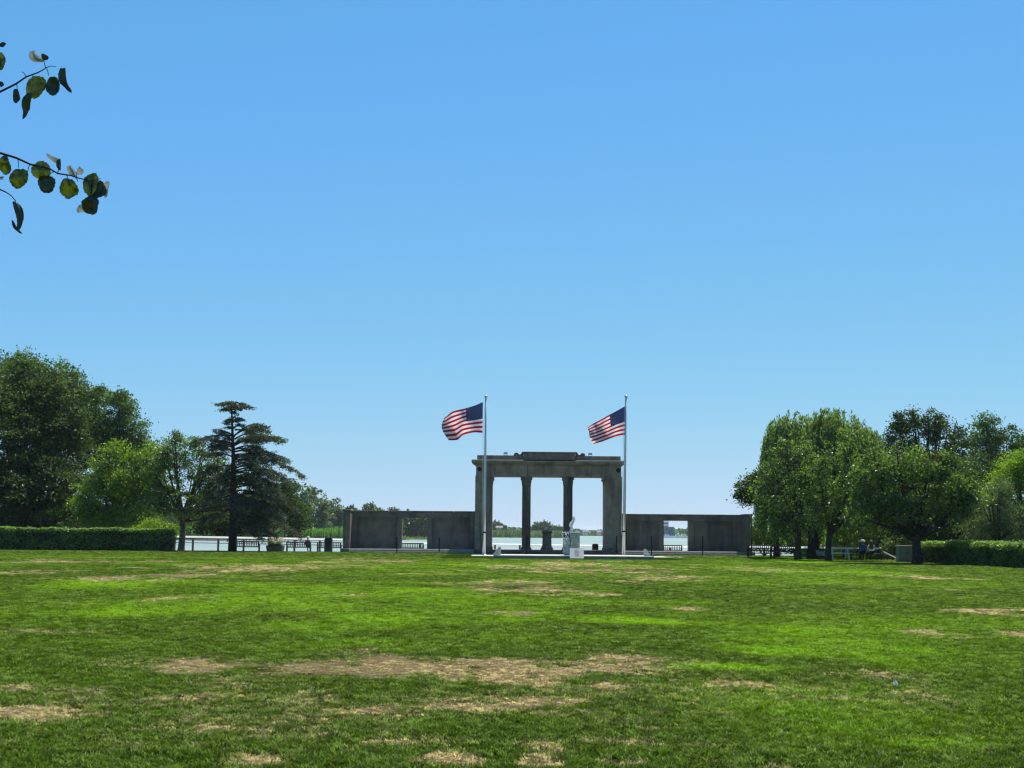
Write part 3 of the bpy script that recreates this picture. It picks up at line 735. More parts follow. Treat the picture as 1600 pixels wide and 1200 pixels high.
flagpole('tall aluminium flagpole rising beside the right corner pier', 'striped flag blowing steeply down to the left from the flagpole by the right pier',
         (974.3, 866.5), (978.2, 618.5), DFL,
         [(977, 634.3), (960, 644), (946, 651.5), (931, 659), (918, 667.5)], [(976.5, 679.5), (965, 681), (950, 686), (940, 690.5), (928.5, 693)],
         [(918, 667.5), (920, 675), (921.5, 684), (928.5, 693)], 2.0)

# ------------------------------------------------------------------ thin black posts along the memorial steps
def post_label(px):
    return {620: 'thin black post before the left wing, beside its opening', 686: 'thin black post before the left wing, between opening and portico',
            823: 'thin black post standing against the left column', 963: 'thin black post before the right corner pier',
            1018: 'thin black post beside the end block of the fountain platform', 1098: 'thin black post before the right wing, right of its opening',
            1174.5: 'thin black post just past the end of the right wing'}[px]
for px, yt, yb, Dp in ((620, 839, 863.5, 119), (686, 840, 865, 118.4), (823, 836.5, 863, 118.6), (963, 837, 864, 118), (1018, 837.3, 866.5, 117), (1098, 837.3, 867, 117), (1174.5, 841, 870, 116)):
    b0 = P(px, yb, Dp); zt = P(px, yt, Dp).z
    t = thing('black_post', post_label(px), 'post', (b0.x, Dp, 0), 'thin black posts along the memorial')
    MB().tube([(b0.x, Dp, -.03), (b0.x, Dp, zt)], .045, 8).build('post', BLACK, t)
    MB().lathe([(.13, 0), (.13, .03), (.05, .06)], (b0.x, Dp, .013), 10).build('foot', BLACK, t)

# ------------------------------------------------------------------ railings by the water
def railing(label, pts, npost, zlow, cap_w=.15, mids=2, capm=None):
    """pts: world points of the cap's line"""
    pts = [Vector(p) for p in pts]
    t = thing('railing', label, 'railing', (pts[0].x, pts[0].y, zlow), 'railings along the promenade')
    seg = [(pts[i], pts[i+1]) for i in range(len(pts)-1)]
    tot = sum((b-a).length for a, b in seg)
    cap = MB()
    for a, b in seg:
        d = (b-a); nrm = Vector((d.y, -d.x, 0)).normalized()
        prof = [(-.02, -.02), (-.02-cap_w*.55, -.02), (-.02-cap_w*.55, .015), (.06, cap_w), (.11, cap_w), (.11, -.02)]
        v0 = [a-nrm*p[0]+Vector((0, 0, p[1])) for p in prof]; v1 = [b-nrm*p[0]+Vector((0, 0, p[1])) for p in prof]
        k = len(prof)
        cap.add(v0+v1, [tuple(range(k))[::-1], tuple(range(k, 2*k))]+[(i, (i+1) % k, k+(i+1) % k, k+i) for i in range(k)])
    cap.build('cap_rail', capm or WHITEP, t)
    for j in range(mids):
        m = MB()
        for a, b in seg:
            dz = Vector((0, 0, -.2-.22*j)); m.tube([a+dz, b+dz], .03, 5)
        m.build('mid_rail', WOOD_G, t)
    for i in range(npost):
        s_ = tot*i/(npost-1)*.998+.001
        for a, b in seg:
            L = (b-a).length
            if s_ <= L: q_ = a+(b-a)*(s_/L); break
            s_ -= L
        MB().box(q_.x-.08, q_.x+.08, q_.y-.08, q_.y+.08, zlow, q_.z-.022, .01).build('post', WOOD_G, t)
    return t
railing('white capped promenade railing left of the memorial, behind the benches', [P(262, 839.5, 130), P(540, 844.5, 130)], 8, -.6)
railing('white capped railing behind the memorial, seen through its openings', [P(541, 848.5, 129.5), P(770, 851, 129), P(1100, 856.2, 127), P(1168, 857.3, 126)], 17, -.6, cap_w=.11, mids=0)
railing('white capped railing right of the memorial, below the willow', [P(1171, 855.6, 118), P(1372, 858.8, 108)], 9, -.4)
t = railing('short brown railing sloping down beside the picnic benches', [P(1372, 858.8, 107.4), P(1403, 874, 104)], 5, -.15, cap_w=.035, mids=2, capm=WOOD_G)

# ------------------------------------------------------------------ benches
def make_bench():
    t = thing('park_bench', 'dark timber slatted park bench', 'bench', (0, 0, 0), 'slatted benches facing the water')
    Wd = 1.0
    s_ = MB()
    for i in range(5): s_.box(-Wd, Wd, .02+i*.09, .09+i*.09, .42, .45, .004)
    s_.build('seat', WOOD_D, t)
    b_ = MB().box(-Wd, Wd, -.08, -.035, .82, .90, .006).box(-Wd, Wd, -.06, -.02, .46, .52, .006)
    b_.build('back_rails', WOOD_D, t)
    sl = MB()
    for i in range(14):
        x = -Wd+.09+i*(2*Wd-.18)/13; sl.box(x-.03, x+.03, -.065, -.045, .521, .819)
    sl.build('back_slats', WOOD_D, t)
    for sx in (-1, 1):
        x = sx*(Wd-.04)
        MB().box(x-.035, x+.035, -.075, -.005, 0, .819).build('leg', WOOD_D, t); MB().box(x-.035, x+.035, .40, .46, 0, .66).build('leg', WOOD_D, t)
        MB().box(x-.04, x+.04, -.004, .48, .661, .70, .006).build('armrest', WOOD_D, t)
    return t
bench0 = make_bench(); first = True
for px, py, Db, lab in ((386, 862, 127.5, 'dark slatted bench just right of the thick cedar trunk'), (466, 863, 127, 'dark slatted bench right of the planter, a person at its end'),
                        (514, 863.5, 127, 'dark slatted bench behind the green litter bin'), (643, 864.5, 127.5, 'dark slatted bench seen through the left wing opening'),
                        (1047, 869, 126, 'dark slatted bench seen through the right wing opening'), (1190, 871.5, 113, 'dark slatted bench by the end of the right wing'),
                        (1226, 873, 112, 'dark slatted bench left of the left willow side trunk'), (1268, 873.5, 111, 'dark slatted bench between the two right hand trunks')):
    o = bench0 if first else copy_tree(bench0); first = False
    p = P(px, py, Db); zb = -.168 if Db > 120 else float(gz(p.x, Db))
    o.location = (p.x, Db, zb); o['label'] = lab
# ------------------------------------------------------------------ planter, litter bins, cabinet, picnic tables
p = P(430, 862, 126.5); pt_ = thing('planter', 'dark square planter with pale plumes between two benches', 'planter', (p.x, 126.5, -.168))
MB().add([(p.x-.58, 125.95, -.168), (p.x+.58, 125.95, -.168), (p.x+.58, 127.1, -.168), (p.x-.58, 127.1, -.168), (p.x-.68, 125.85, .42), (p.x+.68, 125.85, .42), (p.x+.68, 127.2, .42), (p.x-.68, 127.2, .42)],
         [(0, 3, 2, 1), (0, 1, 5, 4), (1, 2, 6, 5), (2, 3, 7, 6), (3, 0, 4, 7), (4, 5, 6, 7)]).build('tub', PLANTERM, pt_)
MB().box(p.x-.62, p.x+.62, 125.9, 127.15, .4205, .45).build('soil', SOIL, pt_)
PLUME = leafmat('pale_plume', (.45, .45, .32), (.8, .78, .62), .4, .03, (1, 1, .9)); GR1 = leafmat('plume_leaf', (.08, .13, .05), (.2, .28, .1), .4)
def blades(cx, cy, z, n_, r, h, w, spread):
    v = []; tn = []
    for i in range(n_):
        a = random.uniform(0, 6.283); rr = r*math.sqrt(random.random()); x, y = cx+rr*math.cos(a), cy+rr*math.sin(a)
        hh = h*random.uniform(.5, 1.1); dx, dy = math.cos(a)*spread*hh*random.random(), math.sin(a)*spread*hh*random.random()
        b_ = random.uniform(0, 6.283); wx, wy = math.cos(b_)*w, math.sin(b_)*w
        v += [(x-wx, y-wy, z), (x+wx, y+wy, z), (x+dx+wx*.3, y+dy+wy*.3, z+hh), (x+dx-wx*.3, y+dy-wy*.3, z+hh)]; tn.append(random.random())
    return np.array(v), np.arange(len(v)).reshape(-1, 4), np.array(tn)
v, q_, tn = blades(p.x, 126.5, .44, 160, .5, .55, .03, 1.0); np_mesh('leaves', v, q_, pt_, GR1, tint=tn)
v, q_, tn = blades(p.x, 126.5, .5, 200, .45, .55, .035, 1.1); v[:, 2] += .06; np_mesh('plumes', v, q_, pt_, PLUME, tint=tn)
def litter_bin(px, py, D, h, w, lab, mat, zb):
    p = P(px, py, D); t = thing('litter_bin', lab, 'bin', (p.x, D, zb), 'litter bins on the promenade')
    MB().box(p.x-w/2, p.x+w/2, D-w/2, D+w/2, zb+.05, zb+h*.8, .03).build('body', mat, t)
    MB().box(p.x-w/2-.03, p.x+w/2+.03, D-w/2-.03, D+w/2+.03, zb+h*.8+.002, zb+h*.86, .02).prism([(p.x-w/2, zb+h*.862), (p.x+w/2, zb+h*.862), (p.x+w*.38, zb+h), (p.x-w*.38, zb+h)], D-w/2, D+w/2, 'y').build('lid', mat, t)
    MB().box(p.x-w*.3, p.x+w*.3, D-w/2-.012, D-w/2-.002, zb+h*.62, zb+h*.74).build('flap', BLACK, t)
    for sx in (-1, 1): MB().box(p.x+sx*w*.4-.04, p.x+sx*w*.4+.04, D-.2, D+.2, zb, zb+.048).build('foot', BLACK, t)
litter_bin(513, 863.5, 125.4, 1.28, .62, 'tall dark green litter bin in front of the bench by the left wing', GREENBIN, -.168)
litter_bin(930, 866, 126.5, .95, .5, 'small dark bin behind the memorial, seen in the right bay', BLACK, -.168)
p0, p1 = P(1404.5, 879, 97), P(1426, 852.5, 97)
cb = thing('utility_cabinet', 'grey green metal utility cabinet left of the big right trunk', 'cabinet', ((p0.x+p1.x)/2, 97, 0))
MB().box(p0.x, p1.x, 97, 97.7, .06, p1.z-.05, .015).build('body', CABM, cb)
MB().box(p0.x-.03, p1.x+.03, 96.96, 97.74, p1.z-.048, p1.z, .015).build('top', CABM, cb)
MB().box(p0.x-.03, p1.x+.03, 96.96, 97.74, -.05, .058).build('plinth', CONC_D, cb)
xm = p0.x+(p1.x-p0.x)*.62
for a, c in ((p0.x+.03, xm-.008), (xm+.008, p1.x-.03)):
    d_ = MB().box(a, c, 96.978, 96.998, .1, p1.z-.09, .005).build('door', CABM, cb)
    MB().box(c-.1 if a < xm-.1 else a+.04, c-.06 if a < xm-.1 else a+.08, 96.95, 96.977, .5, .62).build('handle', BLACK, d_)
def picnic(px, py, D, lab, mat, w=1.7):
    p = P(px, py, D); x = p.x; t = thing('picnic_table', lab, 'picnic table', (x, D, 0), 'picnic tables by the railing')
    for i in range(4): MB().box(x-w/2, x+w/2, D-.36+i*.185, D-.19+i*.185, .72, .76, .006).build('top_plank', mat, t)
    for sy in (-1, 1):
        MB().box(x-w/2, x+w/2, D+sy*.72-.13, D+sy*.72+.13, .42, .455, .006).build('seat_plank', mat, t)
    for sx in (-1, 1):
        xx = x+sx*w*.36
        MB().tube([(xx, D-.66, 0), (xx, D-.22, .719)], .035, 5).build('leg', mat, t); MB().tube([(xx, D+.66, 0), (xx, D+.22, .719)], .035, 5).build('leg', mat, t)
        MB().box(xx-.03, xx+.03, D-.83, D+.83, .36, .418).build('crossbar', mat, t)
    return t
picnic(1311, 873, 105.5, 'pale picnic table right of the right trunk by the railing', WHITEP, 1.5)
picnic(1358, 877, 102.5, 'dark picnic table where two people sit', WOOD_D, 1.9)
# white planter box of flowers between trunks
p = P(1285, 869, 108.5); fp = thing('flower_tub', 'round tub of white flowers between the benches and right trunk', 'planter', (p.x, 108.5, float(gz(p.x, 108.5))))
MB().lathe([(.28, 0), (.38, .4), (.4, .42), (.35, .42)], (p.x, 108.5, float(gz(p.x, 108.5))), 12).build('tub', PLANTERM, fp)
v, q_, tn = blades(p.x, 108.5, .15, 140, .33, .42, .05, .7); np_mesh('flowers', v, q_, fp, PLUME, tint=tn)

# ------------------------------------------------------------------ people (seated, seen from behind)
SKIN = solid('skin', (.45, .27, .19), .6, .05); BLUE = solid('blue_shirt', (.03, .07, .24), .85, .15, 12); NAVY = solid('dark_trousers', (.015, .018, .03), .9, .2, 12)
BROWN = solid('brown_hair', (.10, .06, .03), .6, .3, 20); BROWN2 = solid('dark_brown_top', (.05, .035, .028), .9, .2, 12); HATW = solid('white_hat', (.78, .76, .7), .8, .08, 12); GREYT = solid('grey_jacket', (.12, .11, .115), .9, .15, 10)
def person(label, loc, rz, shirt, trousers, hat=None, hair=None, long_hair=False, lean=.0, group='people sitting by the water'):
    t = thing('person', label, 'person', loc, group, rz)
    sk = .455     # seat height
    V = {'pelvis': ((0, 0, sk+.10), .16, .12), 'belly': ((0, .02+lean*.3, sk+.24), .15, .115), 'chest': ((0, .03+lean*.7, sk+.42), .175, .12), 'coll': ((0, .02+lean, sk+.54), .12, .08),
         'neck': ((0, .03+lean, sk+.61), .055, .055), 'jaw': ((0, .055+lean, sk+.68), .075, .085), 'crown': ((0, .04+lean, sk+.80), .08, .095)}
    E = [('pelvis', 'belly'), ('belly', 'chest'), ('chest', 'coll'), ('coll', 'neck'), ('neck', 'jaw'), ('jaw', 'crown')]
    for s_ in (-1, 1):
        k = str(s_)
        V['sh'+k] = ((s_*.175, .02+lean, sk+.52), .065, .065); V['el'+k] = ((s_*.25, .06+lean, sk+.27), .05, .05); V['wr'+k] = ((s_*.17, .27+lean, sk+.20), .035, .035); V['hand'+k] = ((s_*.12, .35+lean, sk+.20), .042, .03)
        V['hip'+k] = ((s_*.1, .04, sk+.07), .09, .09); V['kn'+k] = ((s_*.13, .46, sk+.05), .065, .065); V['an'+k] = ((s_*.12, .50, .09), .045, .045); V['toe'+k] = ((s_*.13, .66, .045), .045, .035)
        E += [('coll', 'sh'+k), ('sh'+k, 'el'+k), ('el'+k, 'wr'+k), ('wr'+k, 'hand'+k), ('pelvis', 'hip'+k), ('hip'+k, 'kn'+k), ('kn'+k, 'an'+k), ('an'+k, 'toe'+k)]
    names = list(V); me = bpy.data.meshes.new('body'); me.from_pydata([V[n_][0] for n_ in names], [(names.index(a), names.index(b)) for a, b in E], [])
    o = bpy.data.objects.new('body', me); COL.objects.link(o)
    sm = o.modifiers.new('skin', 'SKIN'); sm.use_smooth_shade = True
    for i, n_ in enumerate(names):
        me.skin_vertices[0].data[i].radius = V[n_][1:]; me.skin_vertices[0].data[i].use_root = (n_ == 'pelvis')
    ss = o.modifiers.new('sub', 'SUBSURF'); ss.levels = 2; ss.render_levels = 2
    dg = bpy.context.evaluated_depsgraph_get(); dg.update()
    nm = bpy.data.meshes.new_from_object(o.evaluated_get(dg)); bpy.data.objects.remove(o)
    nm.materials.clear()
    body = bpy.data.objects.new('body', nm); COL.objects.link(body); body.parent = t; ORG[body.name] = Vector((0, 0, 0))
    for m in (SKIN, shirt, trousers, NAVY): nm.materials.append(m)
    for p_ in nm.polygons:
        c = p_.center; p_.use_smooth = True
        if c.z > sk+.585: p_.material_index = 0
        elif c.y > .22+lean and c.z > sk+.13: p_.material_index = 0
        elif c.z < .1: p_.material_index = 3
        elif c.z < sk+.15: p_.material_index = 2
        else: p_.material_index = 1
    ORG['tmp'] = 0
    hy = .045+lean; hz = sk+.76
    def sub(mb, name, mat, smooth=True):
        me_ = bpy.data.meshes.new(name); me_.from_pydata(mb.v, [], mb.f); me_.update()
        for p_ in me_.polygons: p_.use_smooth = smooth
        ob = link_mesh(name, me_, mat); ob.parent = t; return ob
    # ears, nose
    sub(MB().ball((-.083, hy+.01, hz-.03), .03, 6, 4, (.4, .7, 1)).ball((.083, hy+.01, hz-.03), .03, 6, 4, (.4, .7, 1)).ball((0, hy+.105, hz-.04), .022, 6, 4, (.7, 1, 1.2)), 'ears_and_nose', SKIN)
    sub(MB().ball((-.033, hy+.09, hz-.005), .012, 6, 4).ball((.033, hy+.09, hz-.005), .012, 6, 4), 'eyes', BLACK)
    sub(MB().ball((0, hy-.012, hz+.03), .108, 10, 7, (.93, 1.0, 1.0)), 'hair', hair or BROWN)
    if long_hair:
        sub(MB().lathe([(.03, .10), (.10, .06), (.12, -.05), (.15, -.22), (.17, -.38), (.12, -.46)], (0, hy-.05, hz), 12), 'long_hair', hair or BROWN)
    if hat:
        sub(MB().lathe([(.20, .045), (.20, .055), (.12, .07), (.115, .12), (.09, .155), (.02, .17)], (0, hy, hz), 14), 'hat', hat)
    # fingers: four and a thumb on each hand
    fg = MB()
    for s_ in (-1, 1):
        for i, L in enumerate((.06, .07, .066, .05)):
            x = s_*(.12+.028-i*.019); y0 = .36+lean; z = sk+.205
            fg.tube([(x, y0, z), (x, y0+L*.6, z-.004), (x, y0+L, z-.02)], [.0095, .009, .007], 5)
        fg.tube([(s_*.165, .34+lean, sk+.20), (s_*.17, .38+lean, sk+.195), (s_*.155, .405+lean, sk+.19)], [.011, .010, .008], 5)
    sub(fg, 'fingers', SKIN)
    return t
p = P(1348.5, 877, 101.8); person('person in a blue shirt and white hat sitting with back turned', (p.x, 101.78, 0), 0, BLUE, NAVY, hat=HATW)
p = P(1361.5, 877, 101.8); person('person with long brown hair sitting beside the blue shirt', (p.x, 101.78, 0), R(6), HATW, NAVY, hair=BROWN, long_hair=True)
p = P(480, 863, 127); person('person in dark clothes and a white hat at the end of a bench', (p.x, 127.15, -.168), R(-10), GREYT, NAVY, hat=HATW)
# ------------------------------------------------------------------ trees
def quads_from(c, a, b, ha, hb):
    """rhombus leaves: centres c, axes a (length) and b (width)"""
    v = np.stack([c-a*ha[:, None], c-b*hb[:, None]+a*(ha*.1)[:, None], c+a*ha[:, None], c+b*hb[:, None]+a*(ha*.1)[:, None]], 1)
    return v.reshape(-1, 3), np.arange(len(c)*4).reshape(-1, 4)
def unit(v): return v/np.maximum(np.linalg.norm(v, axis=-1, keepdims=True), 1e-9)
def leaf_axes(k, r_, up=0.5, droop=0.0):
    nrm = unit(r_.normal(size=(k, 3))*np.array([1, 1, .8]) + np.array([0, 0, up]))
    t = r_.normal(size=(k, 3)); t[:, 2] -= droop
    a = unit(t-nrm*np.sum(t*nrm, 1, keepdims=True)); return a, np.cross(nrm, a)
def bez(p0, p1, p2, k): 
    t = np.linspace(0, 1, k)[:, None]; return (1-t)**2*p0+2*t*(1-t)*p1+t*t*p2
def tree(name, label, base, D, lobes, mat, leaf=.2, nclu=260, per=42, rc=.55, trunk=.25, bark=None, group='park trees', zb=None,
         seed=1, shell=.45, up=.5, droop=0.0, fork=None, twigs=True, flat=.6, cat='tree', asp=.55, ydepth=.9):
    r_ = np.random.default_rng(seed); s_ = sc(D)
    bp_ = P(base[0], base[1], D); z = float(gz(bp_.x, D)) if zb is None else zb
    b0 = np.array([bp_.x, D, z-.1])
    L = []
    for lb in lobes:
        px, py, rx, ry = lb[:4]; dy = lb[4] if len(lb) > 4 else r_.uniform(-.35, .35)*rx/s_
        c = P(px, py, D); L.append((np.array([c.x, D+dy, c.z]), np.array([rx/s_, ydepth*rx/s_, ry/s_])))
    if name != 'far_tree':
        leaf *= .74; per = int(per*1.55)
        for c_, rr_ in list(L):
            for j in range(3):
                dd = unit(r_.normal(size=3)*np.array([1, .8, 1])+np.array([0, 0, .35])); f_ = r_.uniform(.26, .46)
                L.append((c_+dd*rr_*r_.uniform(.8, 1.05), rr_*f_*np.array([1, 1, r_.uniform(.7, 1.4)])))
    t = thing(name, label, cat, (b0[0], D, z), group)
    vol = np.array([(l_[1][0]*l_[1][1]*l_[1][2])**(2/3) for l_ in L]); vol /= vol.sum(); vol = vol+.004; vol /= vol.sum()
    pick = r_.choice(len(L), nclu, p=vol)
    d = unit(r_.normal(size=(nclu, 3))); rad = shell+(1-shell)*r_.random(nclu)**.7
    rad *= .86+.28*vnoise(d[:, 0]*2.2+seed*5+pick*3.1, d[:, 2]*2.2+d[:, 1], seed)
    cen = np.array([L[i][0] for i in pick])+d*rad[:, None]*np.array([L[i][1] for i in pick])
    cen = cen[cen[:, 2] > z+.5]; nclu = len(cen)
    # limbs
    allc = sum(l_[0]*w_ for l_, w_ in zip(L, vol))
    zlow = min(l_[0][2]-l_[1][2] for l_ in L)
    if fork is None: fork = max(z+1.2, zlow+.25*(allc[2]-zlow))
    else: fork = z+fork
    tw = MB(); f0 = np.array([b0[0]*.9+allc[0]*.1, D, fork])
    trunk_pts = bez(b0, np.array([b0[0]+r_.normal()*.1, D, (b0[2]+fork)/2]), f0, 6)
    tw.tube([tuple(p) for p in trunk_pts], [trunk*x for x in (1.35, 1.08, 1, .95, .9, .85)], 9)
    nodes = []
    for c, rr in L[:len(lobes)]:
        for j in range(3):
            e = c+r_.normal(size=3)*rr*.35 + np.array([0, 0, rr[2]*.3*(j == 0)])
            st = trunk_pts[-1-(j % 2)*1]
            mid = (st+e)/2+np.array([(e[0]-st[0])*.12, (e[1]-st[1])*.12, -.1*abs(e[2]-st[2])])+r_.normal(size=3)*.15
            pts = bez(st, mid, e, 7); k0 = trunk*(.55 if j == 0 else .4)
            tw.tube([tuple(p) for p in pts], list(np.linspace(k0, .03, 7)), 6); nodes.append(pts[2:])
    nodes = np.concatenate(nodes)
    if twigs:
        for c in cen[::1]:
            j = np.argmin(((nodes-c)**2).sum(1)); a = nodes[j]; m_ = (a+c)/2+r_.normal(size=3)*.12
            tw.tube([tuple(a), tuple(m_), tuple(c)], [.03, .02, .01], 3, cap=False)
    tw.build('trunk', bark or BARK, t, True)
    cnt = np.maximum(3, (per*r_.uniform(.25, 1.75, nclu))).astype(int); ci_ = np.repeat(np.arange(nclu), cnt); k = len(ci_)
    off = r_.normal(size=(k, 3))*rc*.55*np.array([1, 1, flat]); rcv = (.6+.8*r_.random(nclu))[ci_][:, None]
    off[:, 2] -= .25*(off[:, 0]**2+off[:, 1]**2)/max(rc, .1)
    c = cen[ci_]+off*rcv
    a, b_ = leaf_axes(k, r_, up, droop); sz = leaf*(.65+.7*r_.random(k))
    v, q_ = quads_from(c, a, b_, sz*.5, sz*.5*asp)
    tn = np.clip(.5+.22*r_.normal(size=nclu)[ci_]+.2*r_.normal(size=k), 0, 1)
    np_mesh('crown', v, q_, t, mat, tint=tn)
    return t
LF_DARK = leafmat('dark_broadleaf', (0.012, 0.026, 0.009), (0.12, 0.17, 0.05), .35, .05)
LF_MID = leafmat('mid_broadleaf', (0.02, 0.042, 0.012), (0.15, 0.235, 0.055), .42, .10)
LF_BRIGHT = leafmat('bright_broadleaf', (0.04, 0.085, 0.012), (0.26, 0.38, 0.04), .48, .08)
LF_LIME = leafmat('lime_broadleaf', (0.13, 0.21, 0.02), (0.3, 0.43, 0.045), .5, .06)
LF_GREY = leafmat('grey_green_leaf', (0.05, 0.075, 0.03), (0.23, 0.3, 0.14), .4, .10)
LF_SYC = leafmat('plane_leaf', (0.014, 0.03, 0.008), (0.215, 0.32, 0.06), .45, .12)
LF_HEDGE = leafmat('hedge_leaf', (0.014, 0.03, 0.008), (.24, .36, .075), .4, .10)
NEEDLE = leafmat('cedar_needle', (0.036, 0.058, 0.034), (0.15, 0.19, 0.11), .3, .08, (1.1, 1.1, .8))
WILLOW = leafmat('willow_leaf', (0.055, 0.09, 0.022), (0.32, 0.43, 0.14), .45, .08)

# left side, behind the hedge
tree('broadleaf_tree', 'very dark broad tree filling the left edge above the hedge', (40, 862), 139, [(5, 690, 110, 85), (70, 660, 62, 70), (95, 715, 48, 75), (25, 765, 125, 55), (95, 790, 60, 36), (40, 610, 55, 45), (105, 650, 30, 50)], LF_DARK, .36, 1050, 46, .95, .45, seed=11, up=1.1, flat=.35)
tree('tall_tree', 'tallest grey green tree rising behind the dark one', (70, 862), 158, [(50, 616, 85, 50), (112, 630, 32, 48), (20, 606, 60, 42), (98, 592, 26, 26), (-10, 630, 80, 58), (110, 690, 30, 50), (138, 650, 28, 50)], LF_MID, .38, 760, 44, .95, .5, seed=12)
tree('airy_tree', 'airy tree with see-through top above the yellow green one', (185, 862), 150, [(185, 665, 46, 52), (165, 720, 45, 60), (208, 722, 33, 45), (186, 642, 26, 26), (226, 768, 32, 46), (145, 680, 30, 50), (226, 732, 20, 36)], LF_MID, .32, 470, 40, .75, .32, seed=13)
tree('broadleaf_tree', 'yellow green sunlit tree right of the dark one', (170, 862), 130, [(185, 745, 50, 52), (150, 785, 35, 42), (225, 760, 38, 50), (190, 800, 52, 25), (240, 715, 26, 32)], LF_BRIGHT, .26, 480, 44, .65, .22, seed=14)
tree('plane_tree', 'small plane tree with straight trunk at the hedge end', (281.5, 863), 127, [(258, 735, 38, 45), (298, 735, 36, 48), (245, 785, 38, 28), (290, 785, 55, 28), (345, 775, 34, 26), (268, 688, 18, 12), (325, 720, 24, 34), (372, 758, 28, 32), (400, 785, 22, 22), (340, 745, 30, 30)], LF_SYC, .24, 540, 30, .5, .27, bark=BARK_L, seed=15)
tree('dark_tree', 'dark rounded tree behind the cedar', (425, 862), 165, [(425, 790, 38, 36), (446, 778, 22, 26), (385, 805, 40, 28), (462, 805, 22, 28), (345, 808, 50, 26)], LF_DARK, .34, 420, 40, .8, .3, seed=17)
# cedar
def cedar(label, D, bx):
    r_ = np.random.default_rng(5); b0 = P(bx, 862, D); t = thing('cedar_tree', label, 'tree', (b0.x, D, float(gz(b0.x, D))), 'park trees')
    tp = P(bx-1.5, 626, D); tw = MB(); zb = float(gz(b0.x, D))
    tw.tube([(b0.x, D, zb-.1), (b0.x, D, 3), (b0.x-.1, D, tp.z*.6), (tp.x, D, tp.z)], [.36, .30, .17, .04], 8)
    # (attach y, left tip x,y, right tip x,y, branches, side, upward arch)
    tiers = [(631, 324, 628, 402, 635, 9, 'A', .10), (638, 334, 640, 388, 642, 4, 'A', .1), (654, 334, 662, 386, 658, 5, 'A', .2), (668, 340, 672, 398, 668, 3, 'A', .2),
             (690, 303, 676, 430, 668, 5, 'L', .3), (688, 318, 690, 455, 676, 6, 'R', .45), (700, 310, 702, 442, 692, 4, 'R', .45), (704, 308, 706, 430, 700, 4, 'L', .3),
             (726, 316, 734, 463, 734, 5, 'R', .5), (732, 306, 748, 440, 740, 4, 'L', .35), (748, 312, 764, 458, 752, 4, 'R', .45), (764, 306, 786, 446, 776, 4, 'L', .3), (770, 316, 788, 462, 786, 6, 'R', .5),
             (714, 318, 726, 450, 716, 4, 'R', .4), (742, 312, 756, 462, 748, 4, 'A', .4), (778, 312, 796, 466, 796, 5, 'R', .5), (756, 306, 774, 450, 764, 5, 'A', .4),
             (786, 308, 806, 460, 804, 6, 'A', .4), (800, 316, 822, 468, 818, 6, 'R', .5), (810, 330, 826, 474, 828, 4, 'R', .45)]
    C = []
    for (ya, x0, y0, x1, y1, nb, side_, arch) in tiers:
        lx = P(x0, y0, D); rx = P(x1, y1, D)
        for k in range(nb):
            if side_ == 'A': an = 2*math.pi*(k+r_.random()*.8)/nb
            else: an = (0 if side_ == 'R' else math.pi)+(k-(nb-1)/2)*(2.3/nb)+r_.normal()*.12
            cs = math.cos(an)
            jy = 4 if ya < 672 else 12; za = P(bx, ya+r_.uniform(-jy, jy), D).z
            tip = rx if cs > 0 else lx
            L = abs(tip.x-b0.x)*(.55+.45*abs(cs))*r_.uniform(.62, 1.14); thin = .45 if ya < 672 else 1.0
            dz = (tip.z-P(bx, ya, D).z)*r_.uniform(.5, 1.2)+r_.normal()*(.12 if ya < 672 else .32)
            p0 = np.array([b0.x-.05, D, za]); p2 = p0+np.array([L*cs, L*math.sin(an), dz-.10*L]); p1 = (p0+p2)/2+np.array([0, 0, arch*L*.55])
            pts = bez(p0, p1, p2, 8); tw.tube([tuple(p) for p in pts], list(np.linspace(.08, .012, 8)), 4)
            side = np.array([-math.sin(an), cs, 0]); fw_ = np.array([cs, math.sin(an), 0])
            for q in range(int((6+L*6)*(.8 if ya < 672 else .9))):
                f = r_.uniform(.3, 1.0); b_ = np.array([np.interp(f, np.linspace(0, 1, 8), pts[:, i]) for i in range(3)])
                sl = L*.34*(1.15-f)*r_.uniform(.4, 1.0)+.15; sg = 1 if r_.random() < .5 else -1
                e = b_+(side*sg*.8+fw_*.6)*sl+np.array([0, 0, thin*(r_.normal()*.10-.30*sl)])
                tw.tube([tuple(b_), tuple((b_+e)/2+np.array([0, 0, .05])), tuple(e)], [.02, .014, .008], 3, cap=False)
                nt = int(4+sl*9); ff = r_.random(nt)[:, None]; C.append(b_+(e-b_)*ff+np.array([0, 0, .05])*4*ff*(1-ff)+r_.normal(size=(nt, 3))*np.array([.09, .09, .06*thin])-np.abs(r_.normal(size=(nt, 1)))*np.array([0, 0, .14*thin]))
    c = np.concatenate(C); c = np.repeat(c, 5, 0)+r_.normal(size=(len(c)*5, 3))*np.array([.11, .11, .03])
    k = len(c); nrm = unit(r_.normal(size=(k, 3))+np.array([0, 0, .6])); a = unit(r_.normal(size=(k, 3))*np.array([1, 1, .6])); a = unit(a-nrm*np.sum(a*nrm, 1, keepdims=True))
    sz = .19*(.6+.7*r_.random(k)); v, q_ = quads_from(c, a, np.cross(nrm, a), sz*.5, sz*.14)
    tw.build('trunk', BARK, t, True); np_mesh('crown', v, q_, t, NEEDLE, tint=np.clip(.5+.25*r_.normal(size=k), 0, 1))
cedar('dark cedar with flat layered branches and thick trunk left of the benches', 123, 363)

